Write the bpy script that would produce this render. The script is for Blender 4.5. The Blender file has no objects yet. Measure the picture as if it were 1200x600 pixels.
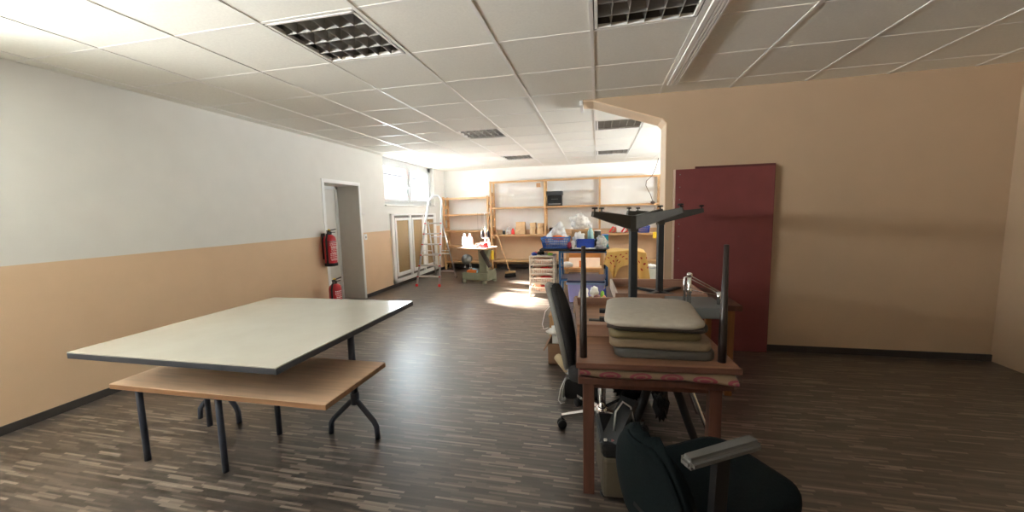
import bpy, bmesh, math, random
from mathutils import Vector, Matrix, noise
random.seed(7)
PI = math.pi
SC = bpy.context.scene
COL = SC.collection

# ------------------------------------------------------------------ camera
YAW, PITCH, ROLL, FPX, CAMZ = 0.2209, -0.1107, -0.0246, 453.3, 1.41
_cy, _sy, _cp, _sp = math.cos(YAW), math.sin(YAW), math.cos(PITCH), math.sin(PITCH)
_f = Vector((-_sy*_cp, _cy*_cp, _sp)); _r0 = Vector((_cy, _sy, 0)); _u0 = _r0.cross(_f)
_r = math.cos(ROLL)*_r0 + math.sin(ROLL)*_u0
_u = -math.sin(ROLL)*_r0 + math.cos(ROLL)*_u0
cam_d = bpy.data.cameras.new('camera'); cam = bpy.data.objects.new('camera', cam_d); COL.objects.link(cam)
cam_d.sensor_fit = 'HORIZONTAL'; cam_d.sensor_width = 36.0; cam_d.lens = 36.0*FPX/1200.0
cam_d.clip_start = 0.05; cam_d.clip_end = 100
cam.matrix_world = Matrix(((_r.x, _u.x, -_f.x, 0), (_r.y, _u.y, -_f.y, 0), (_r.z, _u.z, -_f.z, CAMZ), (0, 0, 0, 1)))
SC.camera = cam

# ------------------------------------------------------------------ view, world, sun, window daylight, added fill
SC.view_settings.view_transform = 'Standard'
SC.view_settings.look = 'None'
SC.view_settings.gamma = 1.0
SC.view_settings.use_curve_mapping = False
SC.view_settings.exposure = 1.95
SC.cycles.use_denoising = True
SC.cycles.max_bounces = 14
SC.cycles.diffuse_bounces = 10
SC.cycles.glossy_bounces = 6
SC.cycles.transparent_max_bounces = 16
SC.cycles.sample_clamp_indirect = 8.0
SC.cycles.caustics_reflective = False
SC.cycles.caustics_refractive = False

w = bpy.data.worlds.new('sky'); SC.world = w; w.use_nodes = True
bg = w.node_tree.nodes['Background']; bg.inputs[0].default_value = (0.86, 0.93, 1.0, 1); bg.inputs[1].default_value = 0.7

def add_sun(direction, strength, angle, color):
    d = bpy.data.lights.new('sun', 'SUN'); o = bpy.data.objects.new('sun', d); COL.objects.link(o)
    d.energy = strength; d.angle = math.radians(angle); d.color = color
    o.rotation_euler = Vector(direction).to_track_quat('-Z', 'Y').to_euler(); o.location = (-9, 11, 6)
def add_area(name, loc, direction, sx, sy, power, color):
    d = bpy.data.lights.new(name, 'AREA'); o = bpy.data.objects.new(name, d); COL.objects.link(o)
    d.shape = 'RECTANGLE'; d.size = sx; d.size_y = sy; d.energy = power; d.color = color
    o.rotation_euler = Vector(direction).to_track_quat('-Z', 'Y').to_euler(); o.location = loc
add_sun((2.80, -1.15, -2.05), 80.0, 5.5, (1.0, 0.93, 0.82))
add_area('window_daylight', (-4.95, 8.3, 2.35), (1, 0, -0.40), 4.2, 1.7, 150.0, (0.84, 0.93, 1.0))
# added fill through two made-up windows: the near room's (left wall, beside the camera) and the far room's (right wall, behind the partition);
# both tilt upward to brighten the ceiling
add_area('near_fill_light', (-5.05, -0.25, 1.25), (1, 0.08, 0.62), 3.0, 1.6, 600.0, (1.0, 0.975, 0.93))
add_area('side_fill_light', (4.35, 6.4, 1.15), (-1, -0.05, 0.65), 4.2, 1.6, 620.0, (0.98, 0.985, 0.97))

# ------------------------------------------------------------------ materials
MATS = {}
def pm(name, col, rough=0.6, metal=0.0, var=0.06, scale=8.0, bump=0.0, spec=0.5, stretch=None, trans=0.0, sss=0.0, coat=0.0):
    if name in MATS: return MATS[name]
    m = bpy.data.materials.new(name); m.use_nodes = True; nt = m.node_tree; N = nt.nodes; L = nt.links
    b = N['Principled BSDF']
    tc = N.new('ShaderNodeTexCoord'); mp = N.new('ShaderNodeMapping')
    if stretch: mp.inputs['Scale'].default_value = stretch
    nz = N.new('ShaderNodeTexNoise'); nz.inputs['Scale'].default_value = scale; nz.inputs['Detail'].default_value = 4
    L.new(tc.outputs['Object'], mp.inputs[0]); L.new(mp.outputs[0], nz.inputs['Vector'])
    rp = N.new('ShaderNodeValToRGB'); e = rp.color_ramp.elements
    c = Vector(col[:3]); lo = c*(1-var); hi = c*(1+var)
    e[0].position = 0.3; e[1].position = 0.7
    e[0].color = (lo.x, lo.y, lo.z, 1); e[1].color = (min(1, hi.x), min(1, hi.y), min(1, hi.z), 1)
    L.new(nz.outputs['Fac'], rp.inputs[0]); L.new(rp.outputs[0], b.inputs['Base Color'])
    b.inputs['Roughness'].default_value = rough; b.inputs['Metallic'].default_value = metal
    b.inputs['Specular IOR Level'].default_value = spec
    if trans: b.inputs['Transmission Weight'].default_value = trans
    if coat: b.inputs['Coat Weight'].default_value = coat; b.inputs['Coat Roughness'].default_value = 0.1
    if bump:
        bp = N.new('ShaderNodeBump'); bp.inputs['Strength'].default_value = bump; bp.inputs['Distance'].default_value = 0.004
        L.new(nz.outputs['Fac'], bp.inputs['Height']); L.new(bp.outputs[0], b.inputs['Normal'])
    MATS[name] = m; return m

def wood(name, dark, light, axis='x', rough=0.5, sc=1.0):
    st = {'x': (1.2*sc, 14*sc, 14*sc), 'y': (14*sc, 1.2*sc, 14*sc), 'z': (14*sc, 14*sc, 1.2*sc)}[axis]
    c = [(a+b)/2 for a, b in zip(dark, light)]
    v = max(0.04, (light[1]-dark[1])/(light[1]+dark[1]))
    return pm(name, c, rough, var=v, scale=3.0, bump=0.05, stretch=st)

def painted_wall(name, low, high, boundary, noise_sc=5.0):
    m = bpy.data.materials.new(name); m.use_nodes = True; N = m.node_tree.nodes; L = m.node_tree.links; b = N['Principled BSDF']
    tc = N.new('ShaderNodeTexCoord'); sx = N.new('ShaderNodeSeparateXYZ'); L.new(tc.outputs['Object'], sx.inputs[0])
    gt = N.new('ShaderNodeMath'); gt.operation = 'GREATER_THAN'; gt.inputs[1].default_value = boundary; L.new(sx.outputs['Z'], gt.inputs[0])
    mx = N.new('ShaderNodeMix'); mx.data_type = 'RGBA'; mx.inputs[6].default_value = (*low, 1); mx.inputs[7].default_value = (*high, 1)
    L.new(gt.outputs[0], mx.inputs[0])
    nz = N.new('ShaderNodeTexNoise'); nz.inputs['Scale'].default_value = noise_sc; nz.inputs['Detail'].default_value = 5; L.new(tc.outputs['Object'], nz.inputs['Vector'])
    mr = N.new('ShaderNodeMapRange'); mr.inputs[3].default_value = 0.94; mr.inputs[4].default_value = 1.04; L.new(nz.outputs['Fac'], mr.inputs[0])
    mu = N.new('ShaderNodeMix'); mu.data_type = 'RGBA'; mu.blend_type = 'MULTIPLY'; mu.inputs[0].default_value = 1.0
    L.new(mx.outputs[2], mu.inputs[6]); L.new(mr.outputs[0], mu.inputs[7]); L.new(mu.outputs[2], b.inputs['Base Color'])
    n2 = N.new('ShaderNodeTexNoise'); n2.inputs['Scale'].default_value = 90; L.new(tc.outputs['Object'], n2.inputs['Vector'])
    bp = N.new('ShaderNodeBump'); bp.inputs['Strength'].default_value = 0.15; bp.inputs['Distance'].default_value = 0.003
    L.new(n2.outputs['Fac'], bp.inputs['Height']); L.new(bp.outputs[0], b.inputs['Normal'])
    b.inputs['Roughness'].default_value = 0.75; b.inputs['Specular IOR Level'].default_value = 0.25
    return m

def floor_material():
    m = bpy.data.materials.new('striped_vinyl'); m.use_nodes = True; N = m.node_tree.nodes; L = m.node_tree.links; b = N['Principled BSDF']
    tc = N.new('ShaderNodeTexCoord'); sx = N.new('ShaderNodeSeparateXYZ'); L.new(tc.outputs['Object'], sx.inputs[0])
    def M(op, a, bb=None):
        n = N.new('ShaderNodeMath'); n.operation = op
        for i, v in enumerate((a, bb)):
            if v is None: continue
            if isinstance(v, (int, float)): n.inputs[i].default_value = v
            else: L.new(v, n.inputs[i])
        return n.outputs[0]
    def layer(sw, sl, seed):
        row = M('FLOOR', M('DIVIDE', sx.outputs['Y'], sw))
        w1 = N.new('ShaderNodeTexWhiteNoise'); w1.noise_dimensions = '2D'
        cv = N.new('ShaderNodeCombineXYZ'); L.new(row, cv.inputs[0]); cv.inputs[1].default_value = seed; L.new(cv.outputs[0], w1.inputs['Vector'])
        u = M('ADD', M('DIVIDE', sx.outputs['X'], sl), M('MULTIPLY', w1.outputs['Value'], 7.0))
        c2 = N.new('ShaderNodeCombineXYZ'); L.new(M('FLOOR', u), c2.inputs[0]); L.new(row, c2.inputs[1])
        w2 = N.new('ShaderNodeTexWhiteNoise'); w2.noise_dimensions = '2D'; L.new(c2.outputs[0], w2.inputs['Vector'])
        return w2.outputs['Value']
    a = layer(0.0135, 0.17, 3.1); c = layer(0.031, 0.42, 8.7)
    mixv = M('ADD', M('MULTIPLY', a, 0.76), M('MULTIPLY', c, 0.24))
    rp = N.new('ShaderNodeValToRGB'); e = rp.color_ramp.elements
    e[0].position = 0.05; e[0].color = (0.026, 0.020, 0.0165, 1); e[1].position = 0.95; e[1].color = (0.27, 0.222, 0.178, 1)
    x = rp.color_ramp.elements.new(0.45); x.color = (0.050, 0.039, 0.033, 1)
    x = rp.color_ramp.elements.new(0.70); x.color = (0.098, 0.076, 0.061, 1)
    L.new(mixv, rp.inputs[0])
    nz = N.new('ShaderNodeTexNoise'); nz.inputs['Scale'].default_value = 2.2; nz.inputs['Detail'].default_value = 6; L.new(tc.outputs['Object'], nz.inputs['Vector'])
    L.new(rp.outputs[0], b.inputs['Base Color'])
    mr = N.new('ShaderNodeMapRange'); mr.inputs[3].default_value = 0.31; mr.inputs[4].default_value = 0.42; L.new(nz.outputs['Fac'], mr.inputs[0])
    L.new(mr.outputs[0], b.inputs['Roughness']); b.inputs['Specular IOR Level'].default_value = 0.8
    b.inputs['Coat Weight'].default_value = 0.5; b.inputs['Coat Roughness'].default_value = 0.30; b.inputs['Coat IOR'].default_value = 1.6
    n2 = N.new('ShaderNodeTexNoise'); n2.inputs['Scale'].default_value = 60; n2.inputs['Detail'].default_value = 3; L.new(tc.outputs['Object'], n2.inputs['Vector'])
    bp = N.new('ShaderNodeBump'); bp.inputs['Strength'].default_value = 0.12; bp.inputs['Distance'].default_value = 0.003
    L.new(n2.outputs['Fac'], bp.inputs['Height']); L.new(bp.outputs[0], b.inputs['Normal'])
    return m

def clear_glass(name, tint=(0.97, 0.99, 1.0)):
    m = bpy.data.materials.new(name); m.use_nodes = True; N = m.node_tree.nodes; L = m.node_tree.links
    N.remove(N['Principled BSDF']); out = N['Material Output']
    t = N.new('ShaderNodeBsdfTransparent'); t.inputs[0].default_value = (*tint, 1)
    g = N.new('ShaderNodeBsdfGlossy'); g.inputs['Roughness'].default_value = 0.03
    lw = N.new('ShaderNodeLayerWeight'); lw.inputs[0].default_value = 0.5
    pw = N.new('ShaderNodeMath'); pw.operation = 'POWER'; pw.inputs[1].default_value = 5.0; L.new(lw.outputs['Facing'], pw.inputs[0])
    ad = N.new('ShaderNodeMath'); ad.operation = 'MULTIPLY_ADD'; ad.inputs[1].default_value = 0.6; ad.inputs[2].default_value = 0.03; L.new(pw.outputs[0], ad.inputs[0])
    mx = N.new('ShaderNodeMixShader'); L.new(ad.outputs[0], mx.inputs[0]); L.new(t.outputs[0], mx.inputs[1]); L.new(g.outputs[0], mx.inputs[2])
    L.new(mx.outputs[0], out.inputs[0]); return m

def film(name, col, alpha, rough=0.15):
    """thin plastic film: part see-through, part glossy white"""
    m = bpy.data.materials.new(name); m.use_nodes = True; N = m.node_tree.nodes; L = m.node_tree.links; b = N['Principled BSDF']
    b.inputs['Base Color'].default_value = (*col, 1); b.inputs['Roughness'].default_value = rough
    tc = N.new('ShaderNodeTexCoord'); nz = N.new('ShaderNodeTexNoise'); nz.inputs['Scale'].default_value = 14; L.new(tc.outputs['Object'], nz.inputs['Vector'])
    mr = N.new('ShaderNodeMapRange'); mr.inputs[1].default_value = 0.3; mr.inputs[2].default_value = 0.7
    mr.inputs[3].default_value = max(0, alpha-0.2); mr.inputs[4].default_value = min(1, alpha+0.2); L.new(nz.outputs['Fac'], mr.inputs[0])
    L.new(mr.outputs[0], b.inputs['Alpha']); return m

def dotted(name, base, dot, scale, radius, axes=('X', 'Z'), rough=0.9, ring=False, band=None):
    m = bpy.data.materials.new(name); m.use_nodes = True; N = m.node_tree.nodes; L = m.node_tree.links; b = N['Principled BSDF']
    tc = N.new('ShaderNodeTexCoord'); sx = N.new('ShaderNodeSeparateXYZ'); L.new(tc.outputs['UV'], sx.inputs[0])
    def M(op, a, bb=None):
        n = N.new('ShaderNodeMath'); n.operation = op
        for i, v in enumerate((a, bb)):
            if v is None: continue
            if isinstance(v, (int, float)): n.inputs[i].default_value = v
            else: L.new(v, n.inputs[i])
        return n.outputs[0]
    u = M('MULTIPLY', sx.outputs['X'], scale); v = M('MULTIPLY', sx.outputs['Y'], scale)
    u2 = M('ADD', u, M('MULTIPLY', M('FLOOR', v), 0.5))
    fu = M('SUBTRACT', M('FRACT', u2), 0.5); fv = M('SUBTRACT', M('FRACT', v), 0.5)
    d = M('SQRT', M('ADD', M('MULTIPLY', fu, fu), M('MULTIPLY', fv, fv)))
    msk = M('LESS_THAN', d, radius)
    if band: msk = M('MULTIPLY', msk, M('MULTIPLY', M('GREATER_THAN', sx.outputs['Y'], band[0]), M('LESS_THAN', sx.outputs['Y'], band[1])))
    if ring: msk = M('SUBTRACT', msk, M('MULTIPLY', M('LESS_THAN', M('ABSOLUTE', M('SUBTRACT', d, radius*0.55)), radius*0.1), 0.8))
    mx = N.new('ShaderNodeMix'); mx.data_type = 'RGBA'; mx.inputs[6].default_value = (*base, 1); mx.inputs[7].default_value = (*dot, 1)
    L.new(msk, mx.inputs[0]); L.new(mx.outputs[2], b.inputs['Base Color']); b.inputs['Roughness'].default_value = rough
    return m

# ------------------------------------------------------------------ mesh helpers
class MB:
    def __init__(s): s.bm = bmesh.new(); s.mi = 0
    def _fin(s, vs):
        for f in {f for v in vs for f in v.link_faces}: f.material_index = s.mi
        return vs
    def box(s, x0, x1, y0, y1, z0, z1, bev=0.0, mtx=None, seg=2):
        r = bmesh.ops.create_cube(s.bm, size=1.0); vs = r['verts']
        for v in vs: v.co = Vector((x0+(v.co.x+.5)*(x1-x0), y0+(v.co.y+.5)*(y1-y0), z0+(v.co.z+.5)*(z1-z0)))
        if bev > 0:
            ed = list({e for v in vs for e in v.link_edges})
            rr = bmesh.ops.bevel(s.bm, geom=ed, offset=bev, segments=seg, affect='EDGES', profile=0.5)
            vs = list({v for f in rr['faces'] for v in f.verts} | {v for v in vs if v.is_valid})
        if mtx is not None:
            for v in vs: v.co = mtx @ v.co
        return s._fin(vs)
    def tube(s, pts, r, n=8, cap=True, closed=False):
        pts = [Vector(p) for p in pts]; rs = r if isinstance(r, (list, tuple)) else [r]*len(pts)
        rings = []; prev = None
        for i, p in enumerate(pts):
            if closed: d = pts[(i+1) % len(pts)]-pts[i-1]
            else: d = (pts[min(i+1, len(pts)-1)]-pts[max(i-1, 0)])
            d.normalize()
            if prev is None:
                a = Vector((0, 0, 1)) if abs(d.z) < .9 else Vector((1, 0, 0))
                prev = d.cross(a).normalized()
            prev = (prev-d*prev.dot(d)).normalized(); q = d.cross(prev)
            rings.append([s.bm.verts.new(p+rs[i]*(math.cos(2*PI*k/n)*prev+math.sin(2*PI*k/n)*q)) for k in range(n)])
        m = len(rings); fs = []
        for i in range(m if closed else m-1):
            A, B = rings[i], rings[(i+1) % m]
            for k in range(n): fs.append(s.bm.faces.new((A[k], A[(k+1) % n], B[(k+1) % n], B[k])))
        if cap and not closed: fs.append(s.bm.faces.new(rings[0][::-1])); fs.append(s.bm.faces.new(rings[-1]))
        for f in fs: f.material_index = s.mi; f.smooth = True
    def bar(s, a, b, w, h, up=(0, 0, 1), w2=None, h2=None):
        """rectangular bar from a to b, w across, h along up"""
        a = Vector(a); b = Vector(b); d = (b-a).normalized(); u = Vector(up); sd = d.cross(u).normalized(); u = sd.cross(d).normalized()
        w2 = w if w2 is None else w2; h2 = h if h2 is None else h2; V = []
        for p, ww, hh in ((a, w, h), (b, w2, h2)):
            V.append([s.bm.verts.new(p+sd*x*ww/2+u*z*hh/2) for x, z in ((-1, -1), (1, -1), (1, 1), (-1, 1))])
        A, B = V; fs = [s.bm.faces.new(A[::-1]), s.bm.faces.new(B)]
        for k in range(4): fs.append(s.bm.faces.new((A[k], A[(k+1) % 4], B[(k+1) % 4], B[k])))
        for f in fs: f.material_index = s.mi
    def lathe(s, prof, c=(0, 0, 0), n=16, mtx=None):
        rings = []; c = Vector(c)
        for r, z in prof:
            ring = []
            for k in range(n):
                p = Vector((r*math.cos(2*PI*k/n), r*math.sin(2*PI*k/n), z))
                if mtx is not None: p = mtx @ p
                ring.append(s.bm.verts.new(p+c))
            rings.append(ring)
        fs = []
        for A, B in zip(rings, rings[1:]):
            for k in range(n): fs.append(s.bm.faces.new((A[k], A[(k+1) % n], B[(k+1) % n], B[k])))
        fs.append(s.bm.faces.new(rings[0][::-1])); fs.append(s.bm.faces.new(rings[-1]))
        for f in fs: f.material_index = s.mi; f.smooth = True
    def prism(s, poly, y0, y1, axes='xz', bev=0):
        def P(a, b, t): return {'xz': (a, t, b), 'xy': (a, b, t), 'yz': (t, a, b)}[axes]
        A = [s.bm.verts.new(P(a, b, y0)) for a, b in poly]; B = [s.bm.verts.new(P(a, b, y1)) for a, b in poly]; n = len(poly)
        fs = [s.bm.faces.new(A), s.bm.faces.new(B[::-1])]
        for k in range(n): fs.append(s.bm.faces.new((A[k], B[k], B[(k+1) % n], A[(k+1) % n])))
        for f in fs: f.material_index = s.mi
        return A+B
    def blob(s, c, r, amp=0.25, freq=3.0, seed=0, sub=3, flat=None):
        rr = bmesh.ops.create_icosphere(s.bm, subdivisions=sub, radius=1.0); c = Vector(c); r = Vector(r) if not isinstance(r, (int, float)) else Vector((r, r, r))
        for v in rr['verts']:
            d = v.co.normalized(); k = 1+amp*noise.noise(d*freq+Vector((seed*7.3, seed*1.7, seed*3.1)))*1.6+amp*.5*noise.noise(d*freq*2.7+Vector((seed, 5, 2)))
            v.co = c+Vector((d.x*r.x*k, d.y*r.y*k, d.z*r.z*k))
            if flat is not None and v.co.z < flat: v.co.z = flat
        s._fin(rr['verts'])
        for f in {f for v in rr['verts'] for f in v.link_faces}: f.smooth = True
    def grid(s, fn, nu, nv, thick=0.0, uv=True):
        V = [[s.bm.verts.new(fn(i/nu, j/nv)) for i in range(nu+1)] for j in range(nv+1)]
        lay = s.bm.loops.layers.uv.verify()
        for j in range(nv):
            for i in range(nu):
                f = s.bm.faces.new((V[j][i], V[j][i+1], V[j+1][i+1], V[j+1][i])); f.smooth = True; f.material_index = s.mi
                for l, (a, b) in zip(f.loops, ((i, j), (i+1, j), (i+1, j+1), (i, j+1))): l[lay].uv = (a/nu, b/nv)
    def build(s, name, mats, parent=None, mtx=None, solid=0.0, smooth=False, sub=0):
        bmesh.ops.recalc_face_normals(s.bm, faces=s.bm.faces[:])
        me = bpy.data.meshes.new(name); s.bm.to_mesh(me); s.bm.free()
        for m in (mats if isinstance(mats, (list, tuple)) else [mats]): me.materials.append(m)
        if mtx is not None: me.transform(mtx)
        o = bpy.data.objects.new(name, me); COL.objects.link(o)
        if parent is not None:
            o.parent = parent
            # every builder writes world coordinates: bring them into the parent's frame
            p = parent
            while p is not None and not p.get('local'): me.transform(p.matrix_basis.inverted()); p = p.parent
        if smooth:
            for f in me.polygons: f.use_smooth = True
        if solid: md = o.modifiers.new('thickness', 'SOLIDIFY'); md.thickness = solid; md.offset = 0
        if sub: md = o.modifiers.new('rounding', 'SUBSURF'); md.levels = sub; md.render_levels = sub
        return o

def tag(o, label=None, cat=None, group=None, kind=None):
    if label: o['label'] = label
    if cat: o['category'] = cat
    if group: o['group'] = group
    if kind: o['kind'] = kind
    return o
def thing(name, label, cat, loc=(0, 0, 0), group=None):
    """an Empty at the thing's base; its parts are written in world coordinates"""
    o = bpy.data.objects.new(name, None); COL.objects.link(o); o.location = loc; o.empty_display_size = 0.1
    o.matrix_basis = Matrix.Translation(loc)
    return tag(o, label, cat, group)
def rot(c, a): return Matrix.Translation(Vector(c)) @ Matrix.Rotation(a, 4, 'Z') @ Matrix.Translation(-Vector(c))
def dup(root, offset, label, group=None, rz=0.0):
    r = root.copy(); COL.objects.link(r); r.location = Vector(root.location)+Vector(offset); r.rotation_euler = (0, 0, rz); r['label'] = label
    if group: r['group'] = group
    for ch in list(root.children):
        c = ch.copy(); COL.objects.link(c); c.parent = r
        for g in list(ch.children):
            d = g.copy(); COL.objects.link(d); d.parent = c
    return r

# ------------------------------------------------------------------ palette
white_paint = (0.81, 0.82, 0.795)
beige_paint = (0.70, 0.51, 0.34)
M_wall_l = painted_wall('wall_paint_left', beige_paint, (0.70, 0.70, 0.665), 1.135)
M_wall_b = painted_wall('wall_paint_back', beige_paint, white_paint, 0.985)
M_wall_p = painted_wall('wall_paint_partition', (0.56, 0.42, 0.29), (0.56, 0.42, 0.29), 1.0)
M_floor = floor_material()
M_tile = pm('ceiling_tile', (0.86, 0.855, 0.80), 0.85, var=0.03, scale=60, bump=0.15, spec=0.2)
M_grid = pm('ceiling_grid', (0.86, 0.85, 0.82), 0.28, var=0.02, spec=0.6)
M_pvc = pm('white_pvc', (0.84, 0.85, 0.85), 0.3, var=0.02)
M_grey = pm('plain_grey', (0.52, 0.51, 0.48), 0.5, var=0.03)
M_dark_base = pm('dark_baseboard', (0.045, 0.040, 0.038), 0.5, var=0.1)
M_alu = pm('brushed_aluminium', (0.72, 0.73, 0.74), 0.32, 1.0, var=0.05, scale=30)
M_louvre = pm('louvre_aluminium', (0.42, 0.41, 0.39), 0.42, 0.8, var=0.03)
M_lampbox = pm('lamp_housing', (0.17, 0.16, 0.15), 0.6, var=0.05)
M_glass = clear_glass('window_glass')
M_chrome = pm('chrome', (0.80, 0.80, 0.80), 0.12, 1.0, var=0.03)
M_black = pm('black_plastic', (0.010, 0.010, 0.011), 0.45, var=0.15, spec=0.3)
M_blackmetal = pm('black_powder_coat', (0.028, 0.032, 0.036), 0.45, var=0.12)
M_steel = pm('dull_steel', (0.042, 0.039, 0.033), 0.5, 0.3, var=0.14, scale=20)
M_bluesteel = pm('navy_steel', (0.035, 0.047, 0.075), 0.4, var=0.1)
M_pine = wood('pine', (0.44, 0.245, 0.105), (0.60, 0.365, 0.175), 'x')
M_pinez = wood('pine_upright', (0.45, 0.25, 0.105), (0.60, 0.365, 0.175), 'z')
M_redwood = wood('reddish_wood', (0.070, 0.026, 0.017), (0.105, 0.042, 0.027), 'z', 0.45)
M_board = wood('reddish_board', (0.19, 0.090, 0.052), (0.27, 0.135, 0.078), 'x', 0.42)
M_boardedge = wood('board_edge', (0.09, 0.038, 0.025), (0.13, 0.058, 0.038), 'x', 0.5)
M_tray = wood('tray_wood', (0.29, 0.145, 0.072), (0.40, 0.215, 0.115), 'x', 0.45)
M_rim = wood('tray_rim_wood', (0.30, 0.165, 0.11), (0.40, 0.235, 0.165), 'x', 0.5)
M_brown_top = wood('beech_laminate', (0.62, 0.42, 0.28), (0.74, 0.53, 0.37), 'x', 0.38)
M_brown_edge = wood('beech_edge', (0.24, 0.125, 0.062), (0.34, 0.185, 0.095), 'x', 0.5)
M_laminate = pm('cream_laminate', (0.47, 0.45, 0.395), 0.16, var=0.04, scale=4, coat=0.3)
M_red = pm('extinguisher_red', (0.46, 0.012, 0.022), 0.28, var=0.05)
M_maroon = pm('maroon_panel', (0.21, 0.052, 0.052), 0.5, var=0.05)
M_darkteal = pm('dark_teal_fabric', (0.006, 0.010, 0.0115), 0.85, var=0.2, scale=120, bump=0.2, spec=0.1)
M_grey_shell = pm('grey_shell', (0.20, 0.20, 0.19), 0.42, var=0.06)
M_darkfabric = pm('black_fabric', (0.022, 0.022, 0.024), 0.9, var=0.2, scale=120, bump=0.2)
M_card = pm('cardboard', (0.55, 0.36, 0.20), 0.8, var=0.07)
M_paperbag = pm('brown_paper', (0.60, 0.39, 0.205), 0.75, var=0.08, bump=0.3)
M_white = pm('white_plastic', (0.85, 0.86, 0.88), 0.35, var=0.02)
M_paper = pm('white_paper', (0.82, 0.82, 0.80), 0.7, var=0.03)
M_blue = pm('blue_plastic', (0.035, 0.16, 0.52), 0.3, var=0.06)
M_dblue = pm('royal_blue_plastic', (0.020, 0.075, 0.46), 0.3, var=0.06)
M_rackblue = pm('blue_painted_steel', (0.025, 0.14, 0.36), 0.35, var=0.06)
M_lavender = pm('lavender_plastic', (0.36, 0.36, 0.75), 0.35, var=0.04)
M_navylid = pm('navy_plastic', (0.022, 0.040, 0.11), 0.35, var=0.1)
M_orange = pm('orange_fabric', (0.80, 0.20, 0.03), 0.6, var=0.08)
M_redp = pm('red_plastic', (0.72, 0.03, 0.03), 0.4, var=0.06)
M_green = pm('lime_plastic', (0.30, 0.62, 0.08), 0.5, var=0.08)
M_yellow = pm('yellow_plastic', (0.85, 0.60, 0.03), 0.45, var=0.04)
M_machine = pm('machine_green', (0.26, 0.265, 0.19), 0.5, var=0.12)
M_bag = film('clear_bag', (0.88, 0.93, 0.97), 0.62)
M_bagw = film('milky_bag', (0.90, 0.90, 0.88), 0.55, 0.25)
M_mesh_white = pm('warm_white_plastic', (0.90, 0.84, 0.76), 0.4, var=0.03)
M_blackbag = pm('black_film', (0.012, 0.012, 0.013), 0.16, var=0.1)
M_vac = pm('beige_plastic', (0.085, 0.070, 0.048), 0.5, var=0.04)

# ------------------------------------------------------------------ setting
XL, XR, YF, YB, ZC = -3.94, 3.4, -2.2, 9.65, 2.536
def struct(o): o['kind'] = 'structure'; return o
m = MB(); m.box(-4.75, XR+.2, YF-.2, YB+.2, -0.12, 0.0); struct(m.build('floor', M_floor))

# ceiling: 62.5 cm tiles in a T-bar grid, left open where the lamps sit
TX0, TY0, T = -1.917, 2.005, 0.625
LAMPS = [(0, 0), (3, 0), (0, 5), (3, 5), (0, 9), (3, 9)]
m = MB()
i0, i1 = -4, 9; j0, j1 = -7, 13
for i in range(i0, i1):
    for j in range(j0, j1):
        x0, x1 = max(XL, TX0+i*T), min(XR, TX0+(i+1)*T); y0, y1 = max(YF, TY0+j*T), min(YB, TY0+(j+1)*T)
        if x1-x0 < .01 or y1-y0 < .01 or (i, j) in LAMPS: continue
        m.box(x0, x1, y0, y1, ZC, ZC+.03)
m.mi = 1
for i in range(i0, i1+1):
    x = TX0+i*T
    if XL < x < XR: m.box(x-.012, x+.012, YF, YB, ZC-.004, ZC+.002)
for j in range(j0, j1+1):
    y = TY0+j*T
    if YF < y < YB: m.box(XL, XR, y-.0095, y+.0095, ZC-.0025, ZC+.002)
m.mi = 0; m.box(-4.75, XR+.2, YF-.2, YB+.2, ZC+.32, ZC+.36)
struct(m.build('ceiling', [M_tile, M_grid]))

# left wall with the door niche and the window niche
DY0, DY1, DZ = 5.03, 5.87, 1.925
WY0, WY1, WZ = 6.69, 8.98, 1.60
XO = -4.40
NY0, NY1, SY0, SY1, SZ0, SZ1 = -1.45, 0.95, 5.0, 8.2, 1.55, 2.40  # includes the openings cut for the added fill windows
m = MB()
m.box(XO, XL, YF, NY0, 0, ZC); m.box(XO, XL, NY1, DY0, 0, ZC); m.box(XO, XL, NY0, NY1, 0, SZ0); m.box(XO, XL, NY0, NY1, SZ1, ZC); m.box(XO, XL, DY0, DY1, DZ, ZC); m.box(XO, XL, DY1, WY0, 0, ZC)
m.box(XO, XL, WY0, WY1, 0, WZ); m.box(XO, XL, WY1, YB+.2, 0, ZC)
m.box(XO-.06, XO, DY0-.1, DY1+.1, 0, DZ+.1)
m.box(XO, XL, YF, YB+.2, ZC, ZC+.32)
struct(m.build('wall_left', M_wall_l))
m = MB(); m.box(XO, XR+.2, YB, YB+.2, 0, ZC+.03); struct(m.build('wall_back', M_wall_b))
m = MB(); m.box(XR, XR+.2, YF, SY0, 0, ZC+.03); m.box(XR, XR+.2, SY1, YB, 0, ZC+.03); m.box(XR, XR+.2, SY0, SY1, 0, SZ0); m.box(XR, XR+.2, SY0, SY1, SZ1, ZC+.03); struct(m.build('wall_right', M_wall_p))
m = MB(); m.box(XO, XR+.2, YF-.2, YF, 0, ZC+.03); struct(m.build('wall_front', pm('bounce_cut_brown', (.16, .12, .09), .8)))  # unseen wall, coloured dark to cut bounce light from behind
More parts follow.
